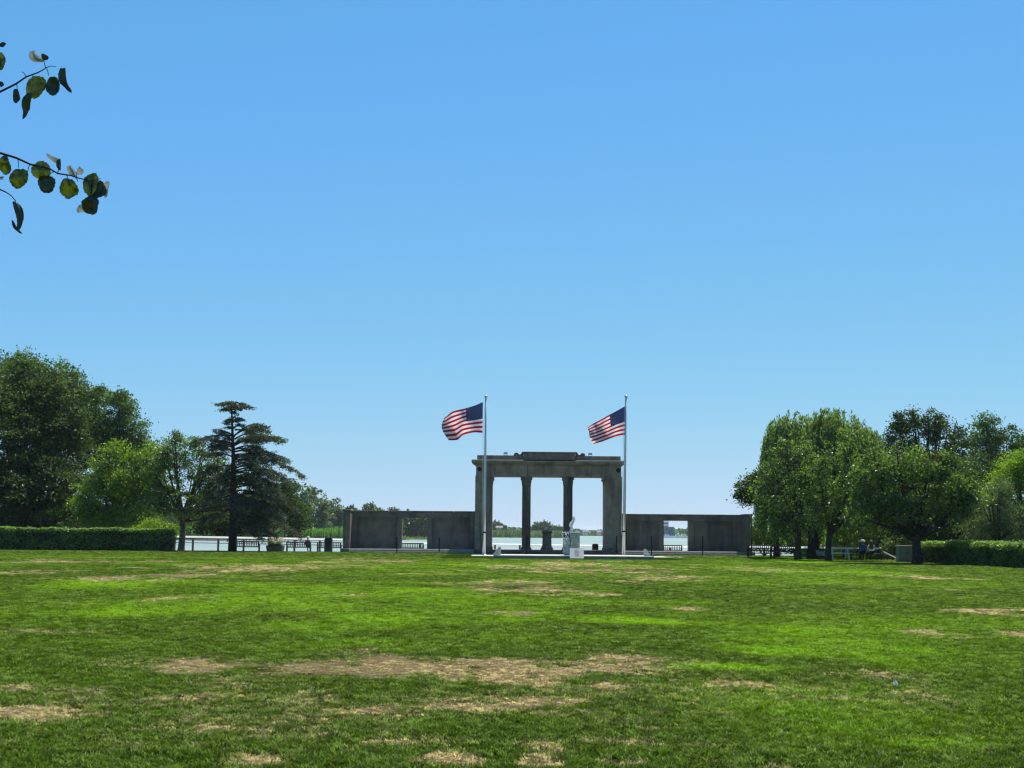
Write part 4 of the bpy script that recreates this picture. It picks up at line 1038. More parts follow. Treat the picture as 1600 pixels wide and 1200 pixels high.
# right side
def willow(label, D, bx, lobes, n_, seed, ylow):
    r_ = np.random.default_rng(seed); s_ = sc(D); b0 = P(bx, 875, D); z0_ = float(gz(b0.x, D)); t = thing('willow_tree', label, 'tree', (b0.x, D, z0_), 'park trees')
    tw = MB(); L = []
    for (px, py, rx, ry) in lobes:
        c = P(px, py, D); L.append((np.array([c.x, D+r_.uniform(-.3, .3)*rx/s_, c.z]), np.array([rx/s_, rx/s_, ry/s_])))
    f0 = np.array([b0.x, D, 2.6]); tw.tube([(b0.x, D, z0_-.1), (b0.x+.1, D, 1.3), tuple(f0)], [.5, .4, .36], 9)
    for c, rr in L:
        for j in range(4):
            e = c+np.array([r_.normal()*.4*rr[0], r_.normal()*.4*rr[1], rr[2]*r_.uniform(.2, .8)])
            pts = bez(f0, np.array([f0[0]+(e[0]-f0[0])*.25, D+(e[1]-D)*.25, e[2]*.9]), e, 8); tw.tube([tuple(p) for p in pts], list(np.linspace(.2, .03, 8)), 6)
    C, A = [], []
    vol = np.array([l_[1].prod()**(2/3) for l_ in L]); vol /= vol.sum()
    for i in range(n_):
        c, rr = L[r_.choice(len(L), p=vol)]; d = unit(r_.normal(size=3)); d[2] = abs(d[2])*r_.uniform(.3, 1); d = unit(d)
        p0 = c+d*rr*r_.uniform(.75, 1.02); zl = P(800, ylow, D).z+r_.uniform(-.5, 2.0)
        drop = min(r_.uniform(2.0, 7.5), max(.6, p0[2]-max(zl, .9))); m = max(6, int(drop/.10)); tt = np.linspace(0, 1, m)
        out_ = d*np.array([1, 1, 0])*r_.uniform(.3, .9)
        pts = p0+out_*(1-np.exp(-3*tt))[:, None]+np.stack([0*tt, 0*tt, .25*np.sin(np.minimum(tt*6, 1)*3.1)-drop*tt], 1)
        pts = pts+r_.normal(size=(m, 3))*.05; C.append(pts); A.append(np.tile(np.array([out_[0]*.3, out_[1]*.3, -1.0]), (m, 1))+r_.normal(size=(m, 3))*.38)
    c = np.concatenate(C); a = unit(np.concatenate(A)); c = np.repeat(c, 2, 0)+r_.normal(size=(len(c)*2, 3))*.05; a = unit(np.repeat(a, 2, 0)+r_.normal(size=(len(c), 3))*.25)
    k = len(c); nr_ = r_.normal(size=(k, 3)); b_ = unit(np.cross(a, nr_)); sz = .25*(.6+.8*r_.random(k)); v, q_ = quads_from(c, a, b_, sz*.5, sz*.15)
    tw.build('trunk', BARK, t, True); np_mesh('crown', v, q_, t, WILLOW, tint=np.clip(.5+.3*r_.normal(size=k), 0, 1))
willow('wide weeping willow trailing its strands beside the right wing', 110, 1270, [(1248, 692, 50, 50), (1308, 690, 52, 52), (1222, 730, 26, 48), (1204, 772, 18, 30), (1345, 702, 34, 42), (1280, 740, 60, 50), (1225, 672, 24, 22), (1290, 660, 22, 24)], 1500, 21, 838)
tree('dark_tree', 'dark green bough tree poking out left of the willow', (1215, 873), 113.5, [(1172, 762, 22, 18), (1186, 745, 16, 12), (1165, 775, 16, 10), (1205, 760, 22, 26)], LF_DARK, .24, 110, 36, .45, .14, seed=22)
tree('plane_tree', 'plane tree before the willow with the left of its two trunks', (1248, 875), 103, [(1240, 728, 46, 56), (1212, 772, 38, 42), (1268, 758, 36, 52), (1245, 795, 50, 30)], LF_SYC, .23, 210, 26, .5, .22, seed=23, fork=2.0)
tree('plane_tree', 'plane tree before the willow with the darker slim trunk', (1294.5, 877), 100, [(1318, 735, 46, 60), (1340, 772, 52, 46), (1298, 795, 42, 28), (1370, 742, 34, 44), (1288, 745, 28, 46)], LF_SYC, .23, 270, 26, .5, .20, seed=24, fork=2.0)
tree('broadleaf_tree', 'low spreading tree with thick trunk at the end of the right hedge', (1433, 881), 92, [(1430, 765, 70, 45), (1380, 765, 42, 42), (1482, 770, 42, 38), (1425, 805, 82, 22), (1440, 725, 45, 28), (1395, 722, 34, 34), (1500, 800, 28, 20), (1362, 790, 34, 26), (1350, 745, 22, 30), (1505, 760, 22, 22)], LF_SYC, .22, 560, 38, .5, .27, seed=25, fork=1.7)
tree('tall_tree', 'tall dark tree with spiky top shoots behind the spreading tree', (1450, 878), 126, [(1440, 700, 55, 48), (1400, 690, 26, 32), (1478, 700, 36, 46), (1502, 735, 34, 45), (1427, 655, 9, 16), (1470, 656, 10, 17), (1402, 662, 8, 14), (1446, 662, 8, 12), (1495, 668, 8, 14), (1440, 760, 70, 40), (1400, 735, 36, 45), (1480, 745, 40, 45)], LF_DARK, .26, 560, 36, .6, .3, seed=26, shell=.3)
tree('tall_tree', 'far rounded tree top above the lime green tree', (1560, 878), 150, [(1540, 685, 30, 32), (1575, 705, 38, 30), (1545, 730, 40, 36), (1610, 705, 30, 30), (1545, 660, 14, 10)], LF_MID, .32, 260, 38, .7, .3, seed=27)
tree('locust_tree', 'lime green locust tree at the right edge', (1600, 880), 98, [(1580, 745, 34, 30), (1605, 770, 30, 40), (1562, 770, 24, 20), (1600, 725, 26, 16)], LF_LIME, .17, 300, 44, .5, .16, seed=28)
tree('grey_shrub_tree', 'grey green bushy tree above the right hedge', (1560, 880), 95, [(1548, 800, 34, 32), (1585, 815, 34, 34), (1530, 825, 26, 22), (1560, 770, 24, 18)], LF_GREY, .15, 280, 46, .45, .14, seed=29, droop=.8, asp=.35)
tree('dark_tree', 'deep shade tree between the two rear right trees', (1490, 878), 112, [(1490, 800, 60, 40), (1440, 815, 60, 28), (1530, 760, 30, 40), (1390, 815, 40, 25)], LF_DARK, .26, 300, 40, .7, .25, seed=30)

def shrub(label, px, py, D, lobes, mat, seed, leaf=.16, nclu=90, per=40, rc=.4, group='shrubs', zb=None):
    return tree('shrub', label, (px, py), D, lobes, mat, leaf, nclu, per, rc, .06, group=group, seed=seed, cat='shrub', shell=.3, zb=zb, fork=.3)
shrub('pale leafy shrub mound at the end of the left hedge', 240, 850, 120.9, [(238, 823, 26, 13), (256, 830, 20, 10), (220, 831, 18, 9)], LF_LIME, 41, .16, 120)
for i, (px, py, rx, ry, D, mt, lab) in enumerate(((30, 800, 70, 30, 134, LF_DARK, 'dark undergrowth bush at far left behind the hedge'), (115, 803, 52, 27, 133, LF_MID, 'mid green bush behind the left hedge'), (180, 815, 40, 18, 135, LF_DARK, 'dark bush behind the hedge below the sunlit tree'),
        (1195, 828, 30, 22, 124, LF_BRIGHT, 'sunlit bush behind the rail next to the right wing'), (1240, 835, 34, 18, 126, LF_MID, 'mid green bush behind the left trunk of the planes'), (1290, 832, 30, 20, 124, LF_MID, 'leafy bush between the plane trunks'),
        (1330, 830, 34, 22, 121, LF_BRIGHT, 'sunlit bush behind the pale picnic table'), (1375, 838, 30, 17, 120, LF_MID, 'bush behind the sitting people'), (1410, 845, 22, 14, 116, LF_GREY, 'grey green bush behind the utility cabinet'), (1480, 838, 50, 22, 112, LF_DARK, 'dark bush behind the near end of the right hedge'), (1555, 838, 44, 26, 108, LF_DARK, 'dark bush behind the middle of the right hedge'), (1615, 835, 44, 30, 106, LF_GREY, 'grey green bush behind the right hedge at the right edge'))):
    shrub(lab, px, py+ry, D, [(px, py, rx, ry), (px-rx*.5, py+ry*.4, rx*.6, ry*.7), (px+rx*.5, py+ry*.3, rx*.6, ry*.8), (px, py+ry*.9, rx, ry*.6)], mt, 50+i, .2, 130, 40, .5)

# ------------------------------------------------------------------ clipped hedges
def hedge(label, pts, h, wd, seed, dens=260, leaf=.09):
    r_ = np.random.default_rng(seed); pts = [np.array(p[:2]) for p in pts]
    t = thing('hedge', label, 'hedge', (pts[0][0], pts[0][1], 0), 'clipped hedges')
    core = MB(); V, Q, TN = [], [], []
    for i in range(len(pts)-1):
        a, b_ = pts[i], pts[i+1]; L = np.linalg.norm(b_-a); d = (b_-a)/L; nrm = np.array([d[1], -d[0]])
        if nrm[1] > 0: nrm = -nrm
        w2 = wd/2-.14
        c0 = [a+nrm*w2, b_+nrm*w2, b_-nrm*w2, a-nrm*w2]
        core.add([(p[0], p[1], -.05) for p in c0]+[(p[0], p[1], h-.16) for p in c0], [(0, 3, 2, 1), (4, 5, 6, 7), (0, 1, 5, 4), (1, 2, 6, 5), (2, 3, 7, 6), (3, 0, 4, 7)])
        def face(nn, fn, nout, sun_tint=0.0):  # raised tint paints the sunlit band onto top and shoulder leaves
            u = r_.random(nn)*L; w_ = r_.random(nn); c, o_ = fn(u, w_)
            wob = (fbm(u*.8+seed, c[:, 2]*.9, seed)-.5)*.28+(fbm(u*2.6+seed, c[:, 2]*2.6+w_*2, seed+3)-.5)*.16
            c = c+nout*wob[:, None]+r_.normal(size=(nn, 3))*.035
            V.append(c); TN.append(np.clip(.40+sun_tint+.9*(fbm(u*1.1, c[:, 2]*2, seed+9)-.5)+.2*r_.normal(size=nn), 0, 1)); Q.append(np.tile(nout, (nn, 1)))
        n3 = np.array([nrm[0], nrm[1], 0])
        hv = lambda u: h+(fbm(u*.35+seed*3, u*0, seed+5)-.5)*.16
        face(int(L*h*dens), lambda u, w_: (np.stack([a[0]+d[0]*u+nrm[0]*wd/2, a[1]+d[1]*u+nrm[1]*wd/2, .02+hv(u)*.86*w_], 1), 0), n3)
        face(int(L*h*dens*.4), lambda u, w_: (np.stack([a[0]+d[0]*u-nrm[0]*wd/2, a[1]+d[1]*u-nrm[1]*wd/2, .02+hv(u)*w_], 1), 0), -n3)
        face(int(L*wd*dens), lambda u, w_: (np.stack([a[0]+d[0]*u+nrm[0]*wd*(w_-.5), a[1]+d[1]*u+nrm[1]*wd*(w_-.5), hv(u)+.02*r_.normal(size=len(u))], 1), 0), np.array([0, 0, 1.]), .5)
        face(int(L*.42*dens*2), lambda u, w_: (np.stack([a[0]+d[0]*u+nrm[0]*(wd/2+.03-.30*w_**1.5), a[1]+d[1]*u+nrm[1]*(wd/2+.03-.30*w_**1.5), hv(u)-.25+.29*w_], 1), 0), unit(n3*.4+np.array([0, 0, 1.])), .5)
        for e, sg in ((a, -1), (b_, 1)):
            nn = int(wd*h*dens); w_ = r_.random(nn); c = np.stack([e[0]+nrm[0]*wd*(w_-.5), e[1]+nrm[1]*wd*(w_-.5), .02+h*r_.random(nn)], 1)+r_.normal(size=(nn, 3))*.06
            V.append(c); TN.append(np.clip(.45+.2*r_.normal(size=nn), 0, 1)); Q.append(np.tile(np.array([d[0]*sg, d[1]*sg, 0]), (nn, 1)))
    c = np.concatenate(V); no = np.concatenate(Q); k = len(c); nrm = unit(no*.7+r_.normal(size=(k, 3))*.7+np.array([0, 0, .3])); t_ = r_.normal(size=(k, 3)); a = unit(t_-nrm*np.sum(t_*nrm, 1, keepdims=True))
    sz = leaf*(.7+.8*r_.random(k)); v, q_ = quads_from(c, a, np.cross(nrm, a), sz*.5, sz*.32)
    core.build('inner_twigs', solid('hedge_inner_twigs', (.012, .014, .008), .95, .4, 12), t)
    np_mesh('foliage', v, q_, t, LF_HEDGE, tint=np.concatenate(TN))
hl0, hl1 = P(-60, 862, 118.5), P(271, 863, 119.5)
hedge('long clipped dark hedge along the left side of the lawn', [(hl0.x, 118.5), (hl1.x, 119.5)], 1.66, 1.3, 61, 330, .13)
hr0, hr1, hr2 = P(1441, 879, 97), P(1600, 888, 82), P(1700, 896, 74)
hedge('clipped hedge curving towards the right edge beside the thick trunk', [(hr0.x+.5, 97.0), (hr1.x+.5, 82), (hr2.x+.5, 74)], 1.27, 1.4, 62, 420, .10)

# dim timber fence deep in the shade behind the left hedge
FD = 137.5
p0, p1 = P(-20, 828, FD), P(84, 828, FD)
fn = thing('timber_fence', 'dim timber fence deep in shade behind the left hedge', 'fence', (p0.x, FD, 0))
nb = 5
for i in range(nb): MB().box(p0.x, p1.x, FD, FD+.05, .5+i*.42, .86+i*.42, .01).build('board', WOOD_G, fn)
for i in range(4):
    x = p0.x+.1+(p1.x-p0.x-.2)*i/3; MB().box(x-.07, x+.07, FD+.053, FD+.2, 0, 2.7).build('post', WOOD_G, fn)

# ------------------------------------------------------------------ branches of the tree the photographer stands beside
DL = 5.2
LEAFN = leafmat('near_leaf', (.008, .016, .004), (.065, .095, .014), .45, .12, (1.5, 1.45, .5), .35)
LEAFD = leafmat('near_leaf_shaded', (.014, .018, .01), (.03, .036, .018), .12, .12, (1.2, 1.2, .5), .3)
LEAFS = leafmat('near_leaf_underside_sheen', (.20, .215, .21), (.50, .52, .52), .2, .2, (1, 1, .9), .3)  # silvery undersides, with sky glints painted into the pale colour
TWIG = solid('twig_bark', (.05, .032, .026), .8, .3, 60)
nt = thing('overhanging_tree', 'dark leafy twigs reaching in at the upper left corner', 'tree', (-3.1, 3.2, 0))
k_ = MB()
k_.tube([(-3.1, 3.2, -.1), (-3.05, 3.25, 1.0), (-3.0, 3.3, 2.0), (-2.9, 3.5, 2.9), (-2.85, 3.4, 4.2)], [.2, .16, .15, .13, .08], 10)
k_.build('trunk', BARK, nt, True)
def twig(pts, r0, r1, attach):
    w = [P(x, y, DL) for x, y in pts]; a = Vector(attach)
    st = w[0]; back = [a.lerp(st, f)+Vector((0, 0, .12*math.sin(f*3.1))) for f in (0, .35, .7)]
    allp = back+w; n_ = len(allp); MB().tube(allp, [r0*1.15*(1-i/n_)**1.3+r1*.75 for i in range(n_)], 6).build('twig', TWIG, nt, True)
    return w
twig([(-12, 148), (0, 143.5), (25, 131), (41, 120), (58, 114), (71, 107)], .0042, .0022, (-2.9, 3.5, 2.95))
twig([(-12, 236), (0, 239), (25, 246.5), (48, 257), (75, 262), (90, 271), (110, 274), (125, 279), (143, 282), (157, 279)], .0045, .002, (-2.9, 3.5, 2.7))
twig([(-12, 291), (0, 296), (9, 300), (18, 306), (25, 315)], .0035, .0018, (-2.98, 3.35, 2.3))
def petiole(a, b_): 
    a, b_ = P(*a, DL), P(*b_, DL); MB().tube([a, a.lerp(b_, .5)+Vector((0, 0, .004)), b_], [.0018, .0014, .0012], 5).build('leaf_stalk', TWIG, nt, True)
for a, b_ in (((71, 107), (68, 93)), ((71, 106), (88, 104)), ((26, 131), (27, 140)), ((41, 120), (34, 112)), ((46, 258), (43, 270)), ((90, 271), (93, 258)), ((120, 278), (118, 268)), ((73, 107), (76, 118)), ((118, 278), (122, 284)), ((28, 248), (29, 262)), ((48, 117), (52, 120)), ((62, 260), (64, 254)), ((84, 268), (76, 276)), ((104, 274), (106, 280)), ((146, 282), (142, 308))): petiole(a, b_)
def near_leaf(px, py, w, h, rot, mat, curl=0.0, bend=0.0, tilt=(0, 0), tip=.12, seed=0, fold=.12):
    """leaf blade: heart-round outline with a toothed edge; w,h in pixels, rot in degrees, curl rolls the blade across, bend arches it along"""
    r_ = random.Random(seed); s_ = 1/sc(DL); c = P(px, py, DL); n_ = 30; RG = 5
    def shape(u, v):                    # u across -1..1, v along -1..1 -> 3D local
        x, y = u*w*.5*s_, v*h*.5*s_
        zc = fold*abs(x)+0.0
        if curl: 
            R_ = w*.5*s_/curl; an = x/R_; x, zc = R_*math.sin(an), zc+R_*(1-math.cos(an))
        if bend: x += bend*w*s_*(v*v-.3)
        zc += .10*h*s_*math.sin(v*2.6+seed)*.6+.04*h*s_*math.sin(u*5+seed)
        return Vector((x, zc, y))
    V = [shape(0, 0)]; F = []
    for ri in range(1, RG+1):
        for k in range(n_):
            an = 2*math.pi*k/n_; rr = 1.0
            if ri == RG: rr += (.035 if k % 2 else -.02)+r_.uniform(-.02, .02)
            cu, cv = math.cos(an), math.sin(an)
            if cv < -.80: rr += tip*((-cv-.80)/.2)**1.5*2          # drawn-out tip
            rr *= 1+.07*math.sin(2*an+seed*1.7)+.05*math.sin(3*an+seed*2.9)+.03*math.sin(5*an+seed)
            if cv > .9: rr -= .10                                   # notch at the stalk
            V.append(shape(cu*rr*ri/RG*(1-.12*cv), cv*rr*ri/RG))
    for k in range(n_): F.append((0, 1+k, 1+(k+1) % n_))
    for ri in range(RG-1):
        for k in range(n_):
            a0 = 1+ri*n_; F.append((a0+k, a0+n_+k, a0+n_+(k+1) % n_, a0+(k+1) % n_))
    rm = Matrix.Rotation(R(-rot), 4, 'Y') @ Matrix.Rotation(R(tilt[0]), 4, 'X') @ Matrix.Rotation(R(tilt[1]), 4, 'Z')
    pts = [c+(rm @ v) for v in V]
    m = MB().add(pts, F); o = m.build('leaf', mat, nt, True)
    a = o.data.attributes.new('tint', 'FLOAT', 'FACE'); a.data.foreach_set('value', np.clip(.5+1.9*(fbm(np.array([p_.center.x*70+seed*3 for p_ in o.data.polygons]), np.array([p_.center.z*70 for p_ in o.data.polygons]), seed)-.5)+.06*np.array([r_.gauss(0, 1) for _ in o.data.polygons]), 0, 1).astype(np.float32))
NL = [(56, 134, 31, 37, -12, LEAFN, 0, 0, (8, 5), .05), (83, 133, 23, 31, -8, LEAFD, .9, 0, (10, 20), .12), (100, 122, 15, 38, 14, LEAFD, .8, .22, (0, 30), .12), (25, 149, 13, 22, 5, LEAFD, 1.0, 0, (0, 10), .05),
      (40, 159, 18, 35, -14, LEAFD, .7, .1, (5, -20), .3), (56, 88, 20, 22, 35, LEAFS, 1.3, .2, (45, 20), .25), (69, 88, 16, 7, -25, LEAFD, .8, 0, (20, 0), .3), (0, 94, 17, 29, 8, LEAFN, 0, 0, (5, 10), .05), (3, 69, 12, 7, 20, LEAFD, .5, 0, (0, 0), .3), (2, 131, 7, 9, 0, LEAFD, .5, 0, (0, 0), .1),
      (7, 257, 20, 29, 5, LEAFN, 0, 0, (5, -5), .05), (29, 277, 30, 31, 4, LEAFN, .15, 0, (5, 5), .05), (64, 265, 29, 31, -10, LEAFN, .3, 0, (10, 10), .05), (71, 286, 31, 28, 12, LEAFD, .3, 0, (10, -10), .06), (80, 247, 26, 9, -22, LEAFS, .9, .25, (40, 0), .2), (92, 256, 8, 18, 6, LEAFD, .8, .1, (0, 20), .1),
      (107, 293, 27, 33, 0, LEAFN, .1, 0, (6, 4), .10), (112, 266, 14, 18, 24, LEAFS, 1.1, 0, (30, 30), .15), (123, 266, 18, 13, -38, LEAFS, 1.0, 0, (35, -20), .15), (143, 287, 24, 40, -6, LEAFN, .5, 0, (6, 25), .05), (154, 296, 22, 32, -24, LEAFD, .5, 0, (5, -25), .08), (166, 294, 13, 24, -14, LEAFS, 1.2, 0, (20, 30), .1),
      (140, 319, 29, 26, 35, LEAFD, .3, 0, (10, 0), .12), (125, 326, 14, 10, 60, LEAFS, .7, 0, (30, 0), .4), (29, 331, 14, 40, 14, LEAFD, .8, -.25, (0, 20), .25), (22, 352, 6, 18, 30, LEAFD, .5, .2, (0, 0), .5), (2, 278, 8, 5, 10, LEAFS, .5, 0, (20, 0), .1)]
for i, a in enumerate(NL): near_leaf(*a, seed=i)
# the rest of its foliage hangs outside the picture, overhead and to the left
r_ = np.random.default_rng(99); kk = 2600
c = np.stack([-3.0+r_.normal(size=kk)*.55, 2.4+r_.normal(size=kk)*.8, 4.6+r_.normal(size=kk)*.55], 1)
c = c[(c[:, 0] < -.40*np.maximum(c[:, 1], .1)-.5) | (c[:, 1] < -.2)]
a, b_ = leaf_axes(len(c), r_, .6, .6); v, q_ = quads_from(c, a, b_, np.full(len(c), .032), np.full(len(c), .027)); np_mesh('crown', v, q_, nt, LEAFN, tint=r_.random(len(c)))

# ------------------------------------------------------------------ far shores
SHORE = solid('marsh_ground', (.07, .085, .04), .95, .3, .2); REED = leafmat('marsh_reed', (0.06, 0.13, 0.02), (0.19, 0.35, 0.07), .45, .04)
def shore(name, label, pts, z):
    m = MB(); m.prism(pts, WZ-1, z, 'z'); tag(m.build(name, SHORE), label, kind='structure')
def XY(px, D): return (P(px, 835, D).x, D)
shore('near_marsh', 'marshy bank across the water on the left', [XY(-300, 470), XY(545, 470), XY(600, 500), XY(640, 560), XY(640, 900), XY(-300, 900)], -.9)
shore('middle_marsh', 'low green marsh across the bay', [XY(560, 900), XY(700, 880), XY(870, 900), XY(900, 1000), XY(900, 1500), XY(560, 1500)], -.8)
shore('far_shore', 'hazy blue far shore across the bay', [XY(500, 1700), XY(1500, 1650), XY(1700, 1650), XY(1700, 4000), XY(500, 4000)], -.4)
shore('marina_shore', 'far marina shore seen through the right wing opening', [XY(1010, 1150), XY(1500, 1100), XY(1500, 1600), XY(1010, 1600)], -.6)
def reeds(label, px0, px1, D, h, n_, mat, seed, dd=25):
    r_ = np.random.default_rng(seed); u = r_.random(n_); D_ = D+r_.random(n_)*dd
    x = (px0+(px1-px0)*u-800)/F_PX*D_; hh = h*(.55+.6*fbm(x*.12, D_*.12, seed))*(.8+.4*r_.random(n_)); w = .28
    an = r_.random(n_)*3.14; wx, wy = np.cos(an)*w, np.sin(an)*w; lx = r_.normal(size=n_)*.25*hh*.5
    z = np.full(n_, -1.0); v = np.stack([np.stack([x-wx, D_-wy, z], 1), np.stack([x+wx, D_+wy, z], 1), np.stack([x+lx+wx*.4, D_+wy*.4, z+hh], 1), np.stack([x+lx-wx*.4, D_-wy*.4, z+hh], 1)], 1).reshape(-1, 3)
    o = np_mesh('reeds', v, np.arange(n_*4).reshape(-1, 4), None, mat, tint=np.clip(.3+.5*fbm(x*.2, D_*.2, seed+4)+.15*r_.normal(size=n_), 0, 1)); tag(o, label, 'reeds', kind='stuff')
reeds('bright green reed bed across the water left of the memorial', 200, 548, 471, 3.6, 9000, REED, 71)
reeds('reed fringe seen through the left wing opening', 545, 680, 520, .8, 1500, LF_GREY, 72)
reeds('pale green marsh shrubs on the low bank across the bay', 690, 880, 884, 3.9, 9000, LF_GREY, 73, 60)
def ftree(label, px, D, top, rx, mat, seed, n_=90, base=836, grp='trees on the far shore', leaf=None, zb=-.8):
    h = (base-top); s_ = sc(D)
    return tree('far_tree', label, (px, base), D, [(px, top+h*.42, rx*.8, h*.42), (px-rx*.45, top+h*.62, rx*.55, h*.34), (px+rx*.45, top+h*.58, rx*.55, h*.36), (px, top+h*.8, rx*.95, h*.22)], mat,
                leaf or max(.6, 4.0/s_), n_, 26, max(.9, 5.0/s_), .3, seed=seed, group=grp, twigs=False, zb=zb, cat='tree', shell=.35)
FT = [(490, 560, 756, 32, LF_GREY, 'pale rounded tree on the far bank beside the left wing'), (518, 575, 776, 22, LF_GREY, 'smaller pale tree on the far bank next to the left wing end'), (462, 545, 742, 30, LF_MID, 'dark tree on the far bank behind the cedar boughs'), (440, 540, 790, 34, LF_DARK, 'dark low tree on the far bank behind the planter'),
      (395, 540, 795, 36, LF_DARK, 'dark low tree on the far bank behind the first bench'), (345, 540, 790, 34, LF_DARK, 'dark low tree on the far bank between two trunks'), (300, 545, 795, 34, LF_DARK, 'dark low tree on the far bank behind the plane tree trunk'), (255, 545, 790, 34, LF_DARK, 'dark low tree on the far bank behind the hedge end'),
      (545, 600, 788, 22, LF_MID, 'hazy tree just above the left end of the wing'), (580, 620, 785, 24, LF_MID, 'broad domed hazy tree above the left wing'), (616, 640, 791, 10, LF_DARK, 'small dark round tree above the left wing'), (640, 650, 799, 22, LF_MID, 'hazy tree seen in the left wing opening'), (662, 650, 803, 16, LF_MID, 'second hazy tree at the right of the left wing opening'), (610, 640, 800, 20, LF_MID, 'hazy tree hidden mostly behind the wing panel'), (690, 760, 812, 22, LF_MID, 'low hazy tree behind the inner wing panel'),
      (776, 1000, 814, 14, LF_DARK, 'dark dome of trees in the left bay of the portico'), (842, 1020, 817, 14, LF_DARK, 'dark leaning tree left of the pedestal'), (853, 1020, 815, 14, LF_DARK, 'dark tree rising directly behind the pedestal'), (868, 1040, 822, 12, LF_DARK, 'low dark tree right of the pedestal')]
for i, (px, D, top, rx, mt, lab) in enumerate(FT): ftree(lab, px, D, top, rx, mt, 100+i, 260 if D < 700 else 130)
# one continuous far wood along the horizon, a mass nobody could count
def wood(label, px0, px1, D, top0, top1, n_, seed, mat, leaf=3.2, z0_=-.4, deep=80):
    r_ = np.random.default_rng(seed); u = r_.random(n_); D_ = D+r_.random(n_)*deep; px = px0+(px1-px0)*u
    x = (px-800)/F_PX*D_; s_ = F_PX/D; hmax = (836-top0+(top0-top1)*u)/s_
    z = z0_+hmax*(.35+.75*fbm(x*.02, x*0, seed))*r_.random(n_)**.7
    c = np.stack([x, D_, z], 1); a, b_ = leaf_axes(n_, r_, .5); sz = leaf*(.6+.8*r_.random(n_)); v, q_ = quads_from(c, a, b_, sz*.5, sz*.4)
    o = np_mesh('far_wood', v, q_, None, mat, tint=r_.random(n_)); tag(o, label, 'woods', kind='stuff')
wood('low hazy line of woods along the far shore', 690, 1500, 1720, 824, 824, 9000, 81, LF_MID)
wood('hazy wood behind the marina', 1010, 1480, 1300, 822, 824, 5000, 82, LF_MID)
wood('dark woodland edge closing the view behind the left trees', -140, 262, 215, 745, 790, 16000, 83, LF_DARK, .75, 0, 25)
wood('dark woodland edge closing the view behind the right trees', 1385, 1720, 190, 770, 745, 14000, 84, LF_DARK, .7, 0, 25)
# distant houses and marina
PALEW = solid('pale_house_wall', (.55, .54, .5), .8, .1, .3); ROOFM = solid('grey_roof', (.2, .19, .19), .85, .15, .3); GLASSD = solid('dark_window', (.03, .04, .05), .2, .1, 1, spec=.6); REDM = solid('dull_red_band', (.35, .13, .1), .8, .1, .5); BLUEM = solid('blue_cover', (.03, .16, .45), .6, .1, .5); GREYB = solid('blue_grey_wall', (.17, .22, .27), .8, .1, .3)
def house(label, px, D, y_eave, y_ridge, wpx, wall=None, base=836):
    c = P(px, base, D); w = wpx/sc(D); ze, zr = P(px, y_eave, D).z, P(px, y_ridge, D).z; x = c.x
    t = thing('house', label, 'house', (x, D, -.8), 'houses on the far shore')
    MB().box(x-w/2, x+w/2, D, D+10, -.8, ze).build('wall', wall or PALEW, t)
    MB().prism([(D-.6, ze+.01), (D+10.6, ze+.01), (D+5, zr)], x-w/2-.5, x+w/2+.5, 'x').build('roof', ROOFM, t)
    k = max(2, int(w/4))
    for i in range(k):
        xx = x-w/2+w*(i+.5)/k; f = MB().box(xx-.7, xx+.7, D-.08, D-.005, ze-2.2, ze-.8).build('window', PALEW, t); MB().box(xx-.55, xx+.55, D-.12, D-.085, ze-2.05, ze-.95).build('pane', GLASSD, f)
house('pale low house under the dark tree dome in the left bay', 780, 960, 824.5, 821.5, 9); house('pale house with grey roof right of the pedestal', 872, 1600, 829, 826, 7); house('longer pale house beside the second column', 880, 1640, 830, 827.5, 9)
house('white house on the far shore in the right bay', 915, 1650, 830.5, 828.5, 8); house('small pale house at the right pier on the far shore', 936, 1650, 831, 829, 6)
D = 1160
def at(px, py, D=1160): return P(px, py, D)
a, b_ = at(1036, 826), at(1044.5, 812); x0, x1 = a.x-1.2, b_.x
tw_ = thing('marina_tower', 'square pale tower with dull red band in the right wing opening', 'building', ((x0+x1)/2, D, -.6))
MB().box(x0, x1, D, D+8, -.6, at(1040, 821.5).z).build('lower_wall', GREYB, tw_); MB().box(x0-.3, x1+.3, D-.3, D+8.3, at(1040, 821.5).z+.002, at(1040, 819).z).build('white_band', WHITEP, tw_)
MB().box(x0, x1, D, D+8, at(1040, 819).z+.004, at(1040, 816.5).z).build('red_band', REDM, tw_); MB().box(x0-.3, x1+.3, D-.3, D+8.3, at(1040, 816.5).z+.006, at(1040, 814).z).build('roof', WHITEP, tw_)
for i in range(2):
    xx = x0+(x1-x0)*(i+.5)/2; MB().box(xx-.6, xx+.6, D-.06, D-.004, at(1040, 828).z, at(1040, 824.5).z).build('window', GLASSD, tw_)
x0, x1 = at(1045, 830).x, at(1053.5, 830).x
sh = thing('marina_shed', 'blue grey boat shed beside the marina tower', 'building', ((x0+x1)/2, D+3, -.6))
MB().box(x0, x1, D+3, D+14, -.6, at(1050, 826.5).z).build('wall', GREYB, sh); MB().box(x0-.2, x1+.2, D+2.7, D+14.3, at(1050, 826.5).z+.002, at(1050, 823.2).z).build('roof', ROOFM, sh)
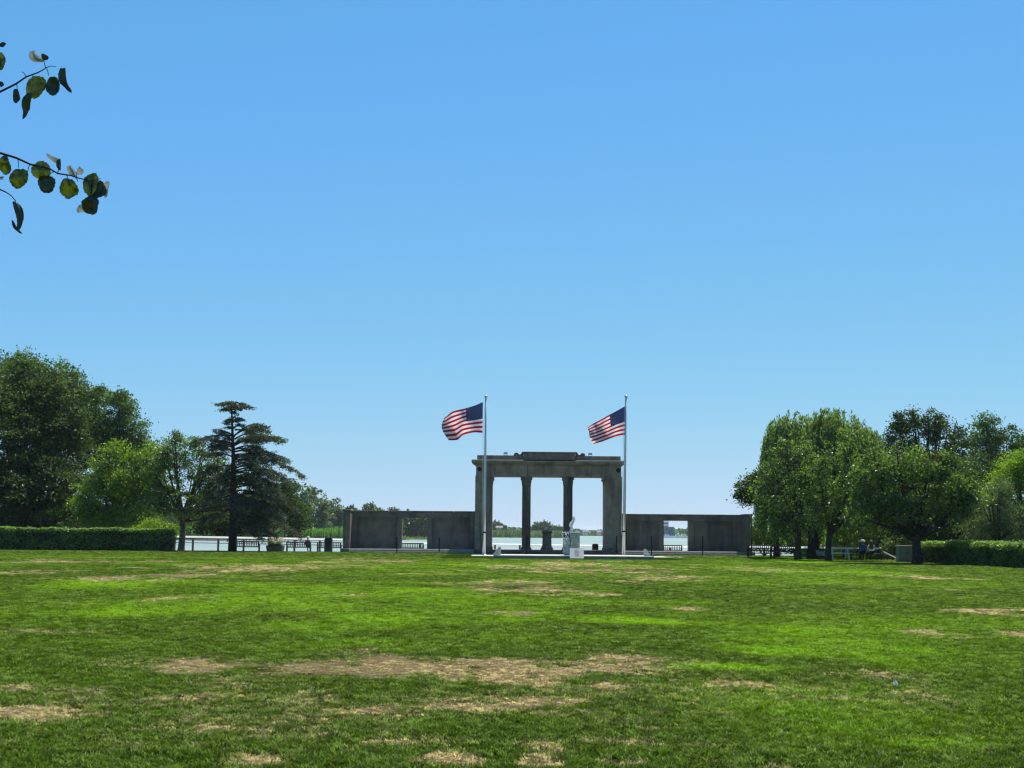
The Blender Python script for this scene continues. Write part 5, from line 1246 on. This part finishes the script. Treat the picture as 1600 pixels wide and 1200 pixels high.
MB().box(x0+.4, x1-.3, D+2.9, D+2.99, -.3, at(1050, 829).z).build('shed_door', BLUEM, sh)
def boat(label, px, D, L, cov):
    p = P(px, 837.5, D); x = p.x; t = thing('moored_boat', label, 'boat', (x, D, WZ), 'boats moored at the marina')
    MB().prism([(x-L*.5, WZ+.2), (x+L*.42, WZ+.2), (x+L*.55, WZ+1.5), (x-L*.5, WZ+1.2)], D-1.3, D+1.3, 'y').build('hull', WHITEP, t)
    MB().prism([(x-L*.3, WZ+1.3), (x+L*.2, WZ+1.42), (x+L*.1, WZ+2.7), (x-L*.25, WZ+2.7)], D-1, D+1, 'y').build('cabin', cov, t)
    MB().box(x-L*.2, x+L*.08, D-1.03, D-1.005, WZ+1.9, WZ+2.4).build('cabin_window', GLASSD, t)
boat('small white boat moored below the marina shed', 1043, 1130, 7, WHITEP); boat('white boat with blue cover moored mid opening', 1051, 1135, 6, BLUEM); boat('longer white cabin boat right of the blue covered one', 1060, 1128, 8, WHITEP); boat('white boat at the right edge of the wing opening', 1069, 1130, 8, WHITEP)
# a scrap of white litter lying on the turf
g_ = G(1400, 1076); lt = MB(); lt.add([(g_.x-.035, g_.y, .01), (g_.x+.035, g_.y-.01, .012), (g_.x+.03, g_.y+.08, .075), (g_.x-.03, g_.y+.075, .07), (g_.x, g_.y+.03, .085)], [(0, 1, 2, 3), (0, 1, 4), (3, 2, 4)])
lt.v = [(g_.x+(a-g_.x)*.6, g_.y+(b-g_.y)*.6, c*.6+.035) for a, b, c in lt.v]
tag(lt.build('paper_scrap', WHITEP), 'tiny white paper scrap lying on the lawn at right', 'litter')

# ------------------------------------------------------------------ haze
hz, n, l, out = nmat('haze_air')
pvn = n.new('ShaderNodeVolumePrincipled'); pvn.inputs['Color'].default_value = (.80, .90, 1.0, 1); pvn.inputs['Density'].default_value = .00006; pvn.inputs['Anisotropy'].default_value = .2
l.new(pvn.outputs[0], out.inputs['Volume'])
hb = MB().box(-6500, 6500, -80, 9500, -6, 32).build('haze', hz)
tag(hb, 'thin summer haze over the bay', 'haze', kind='stuff')
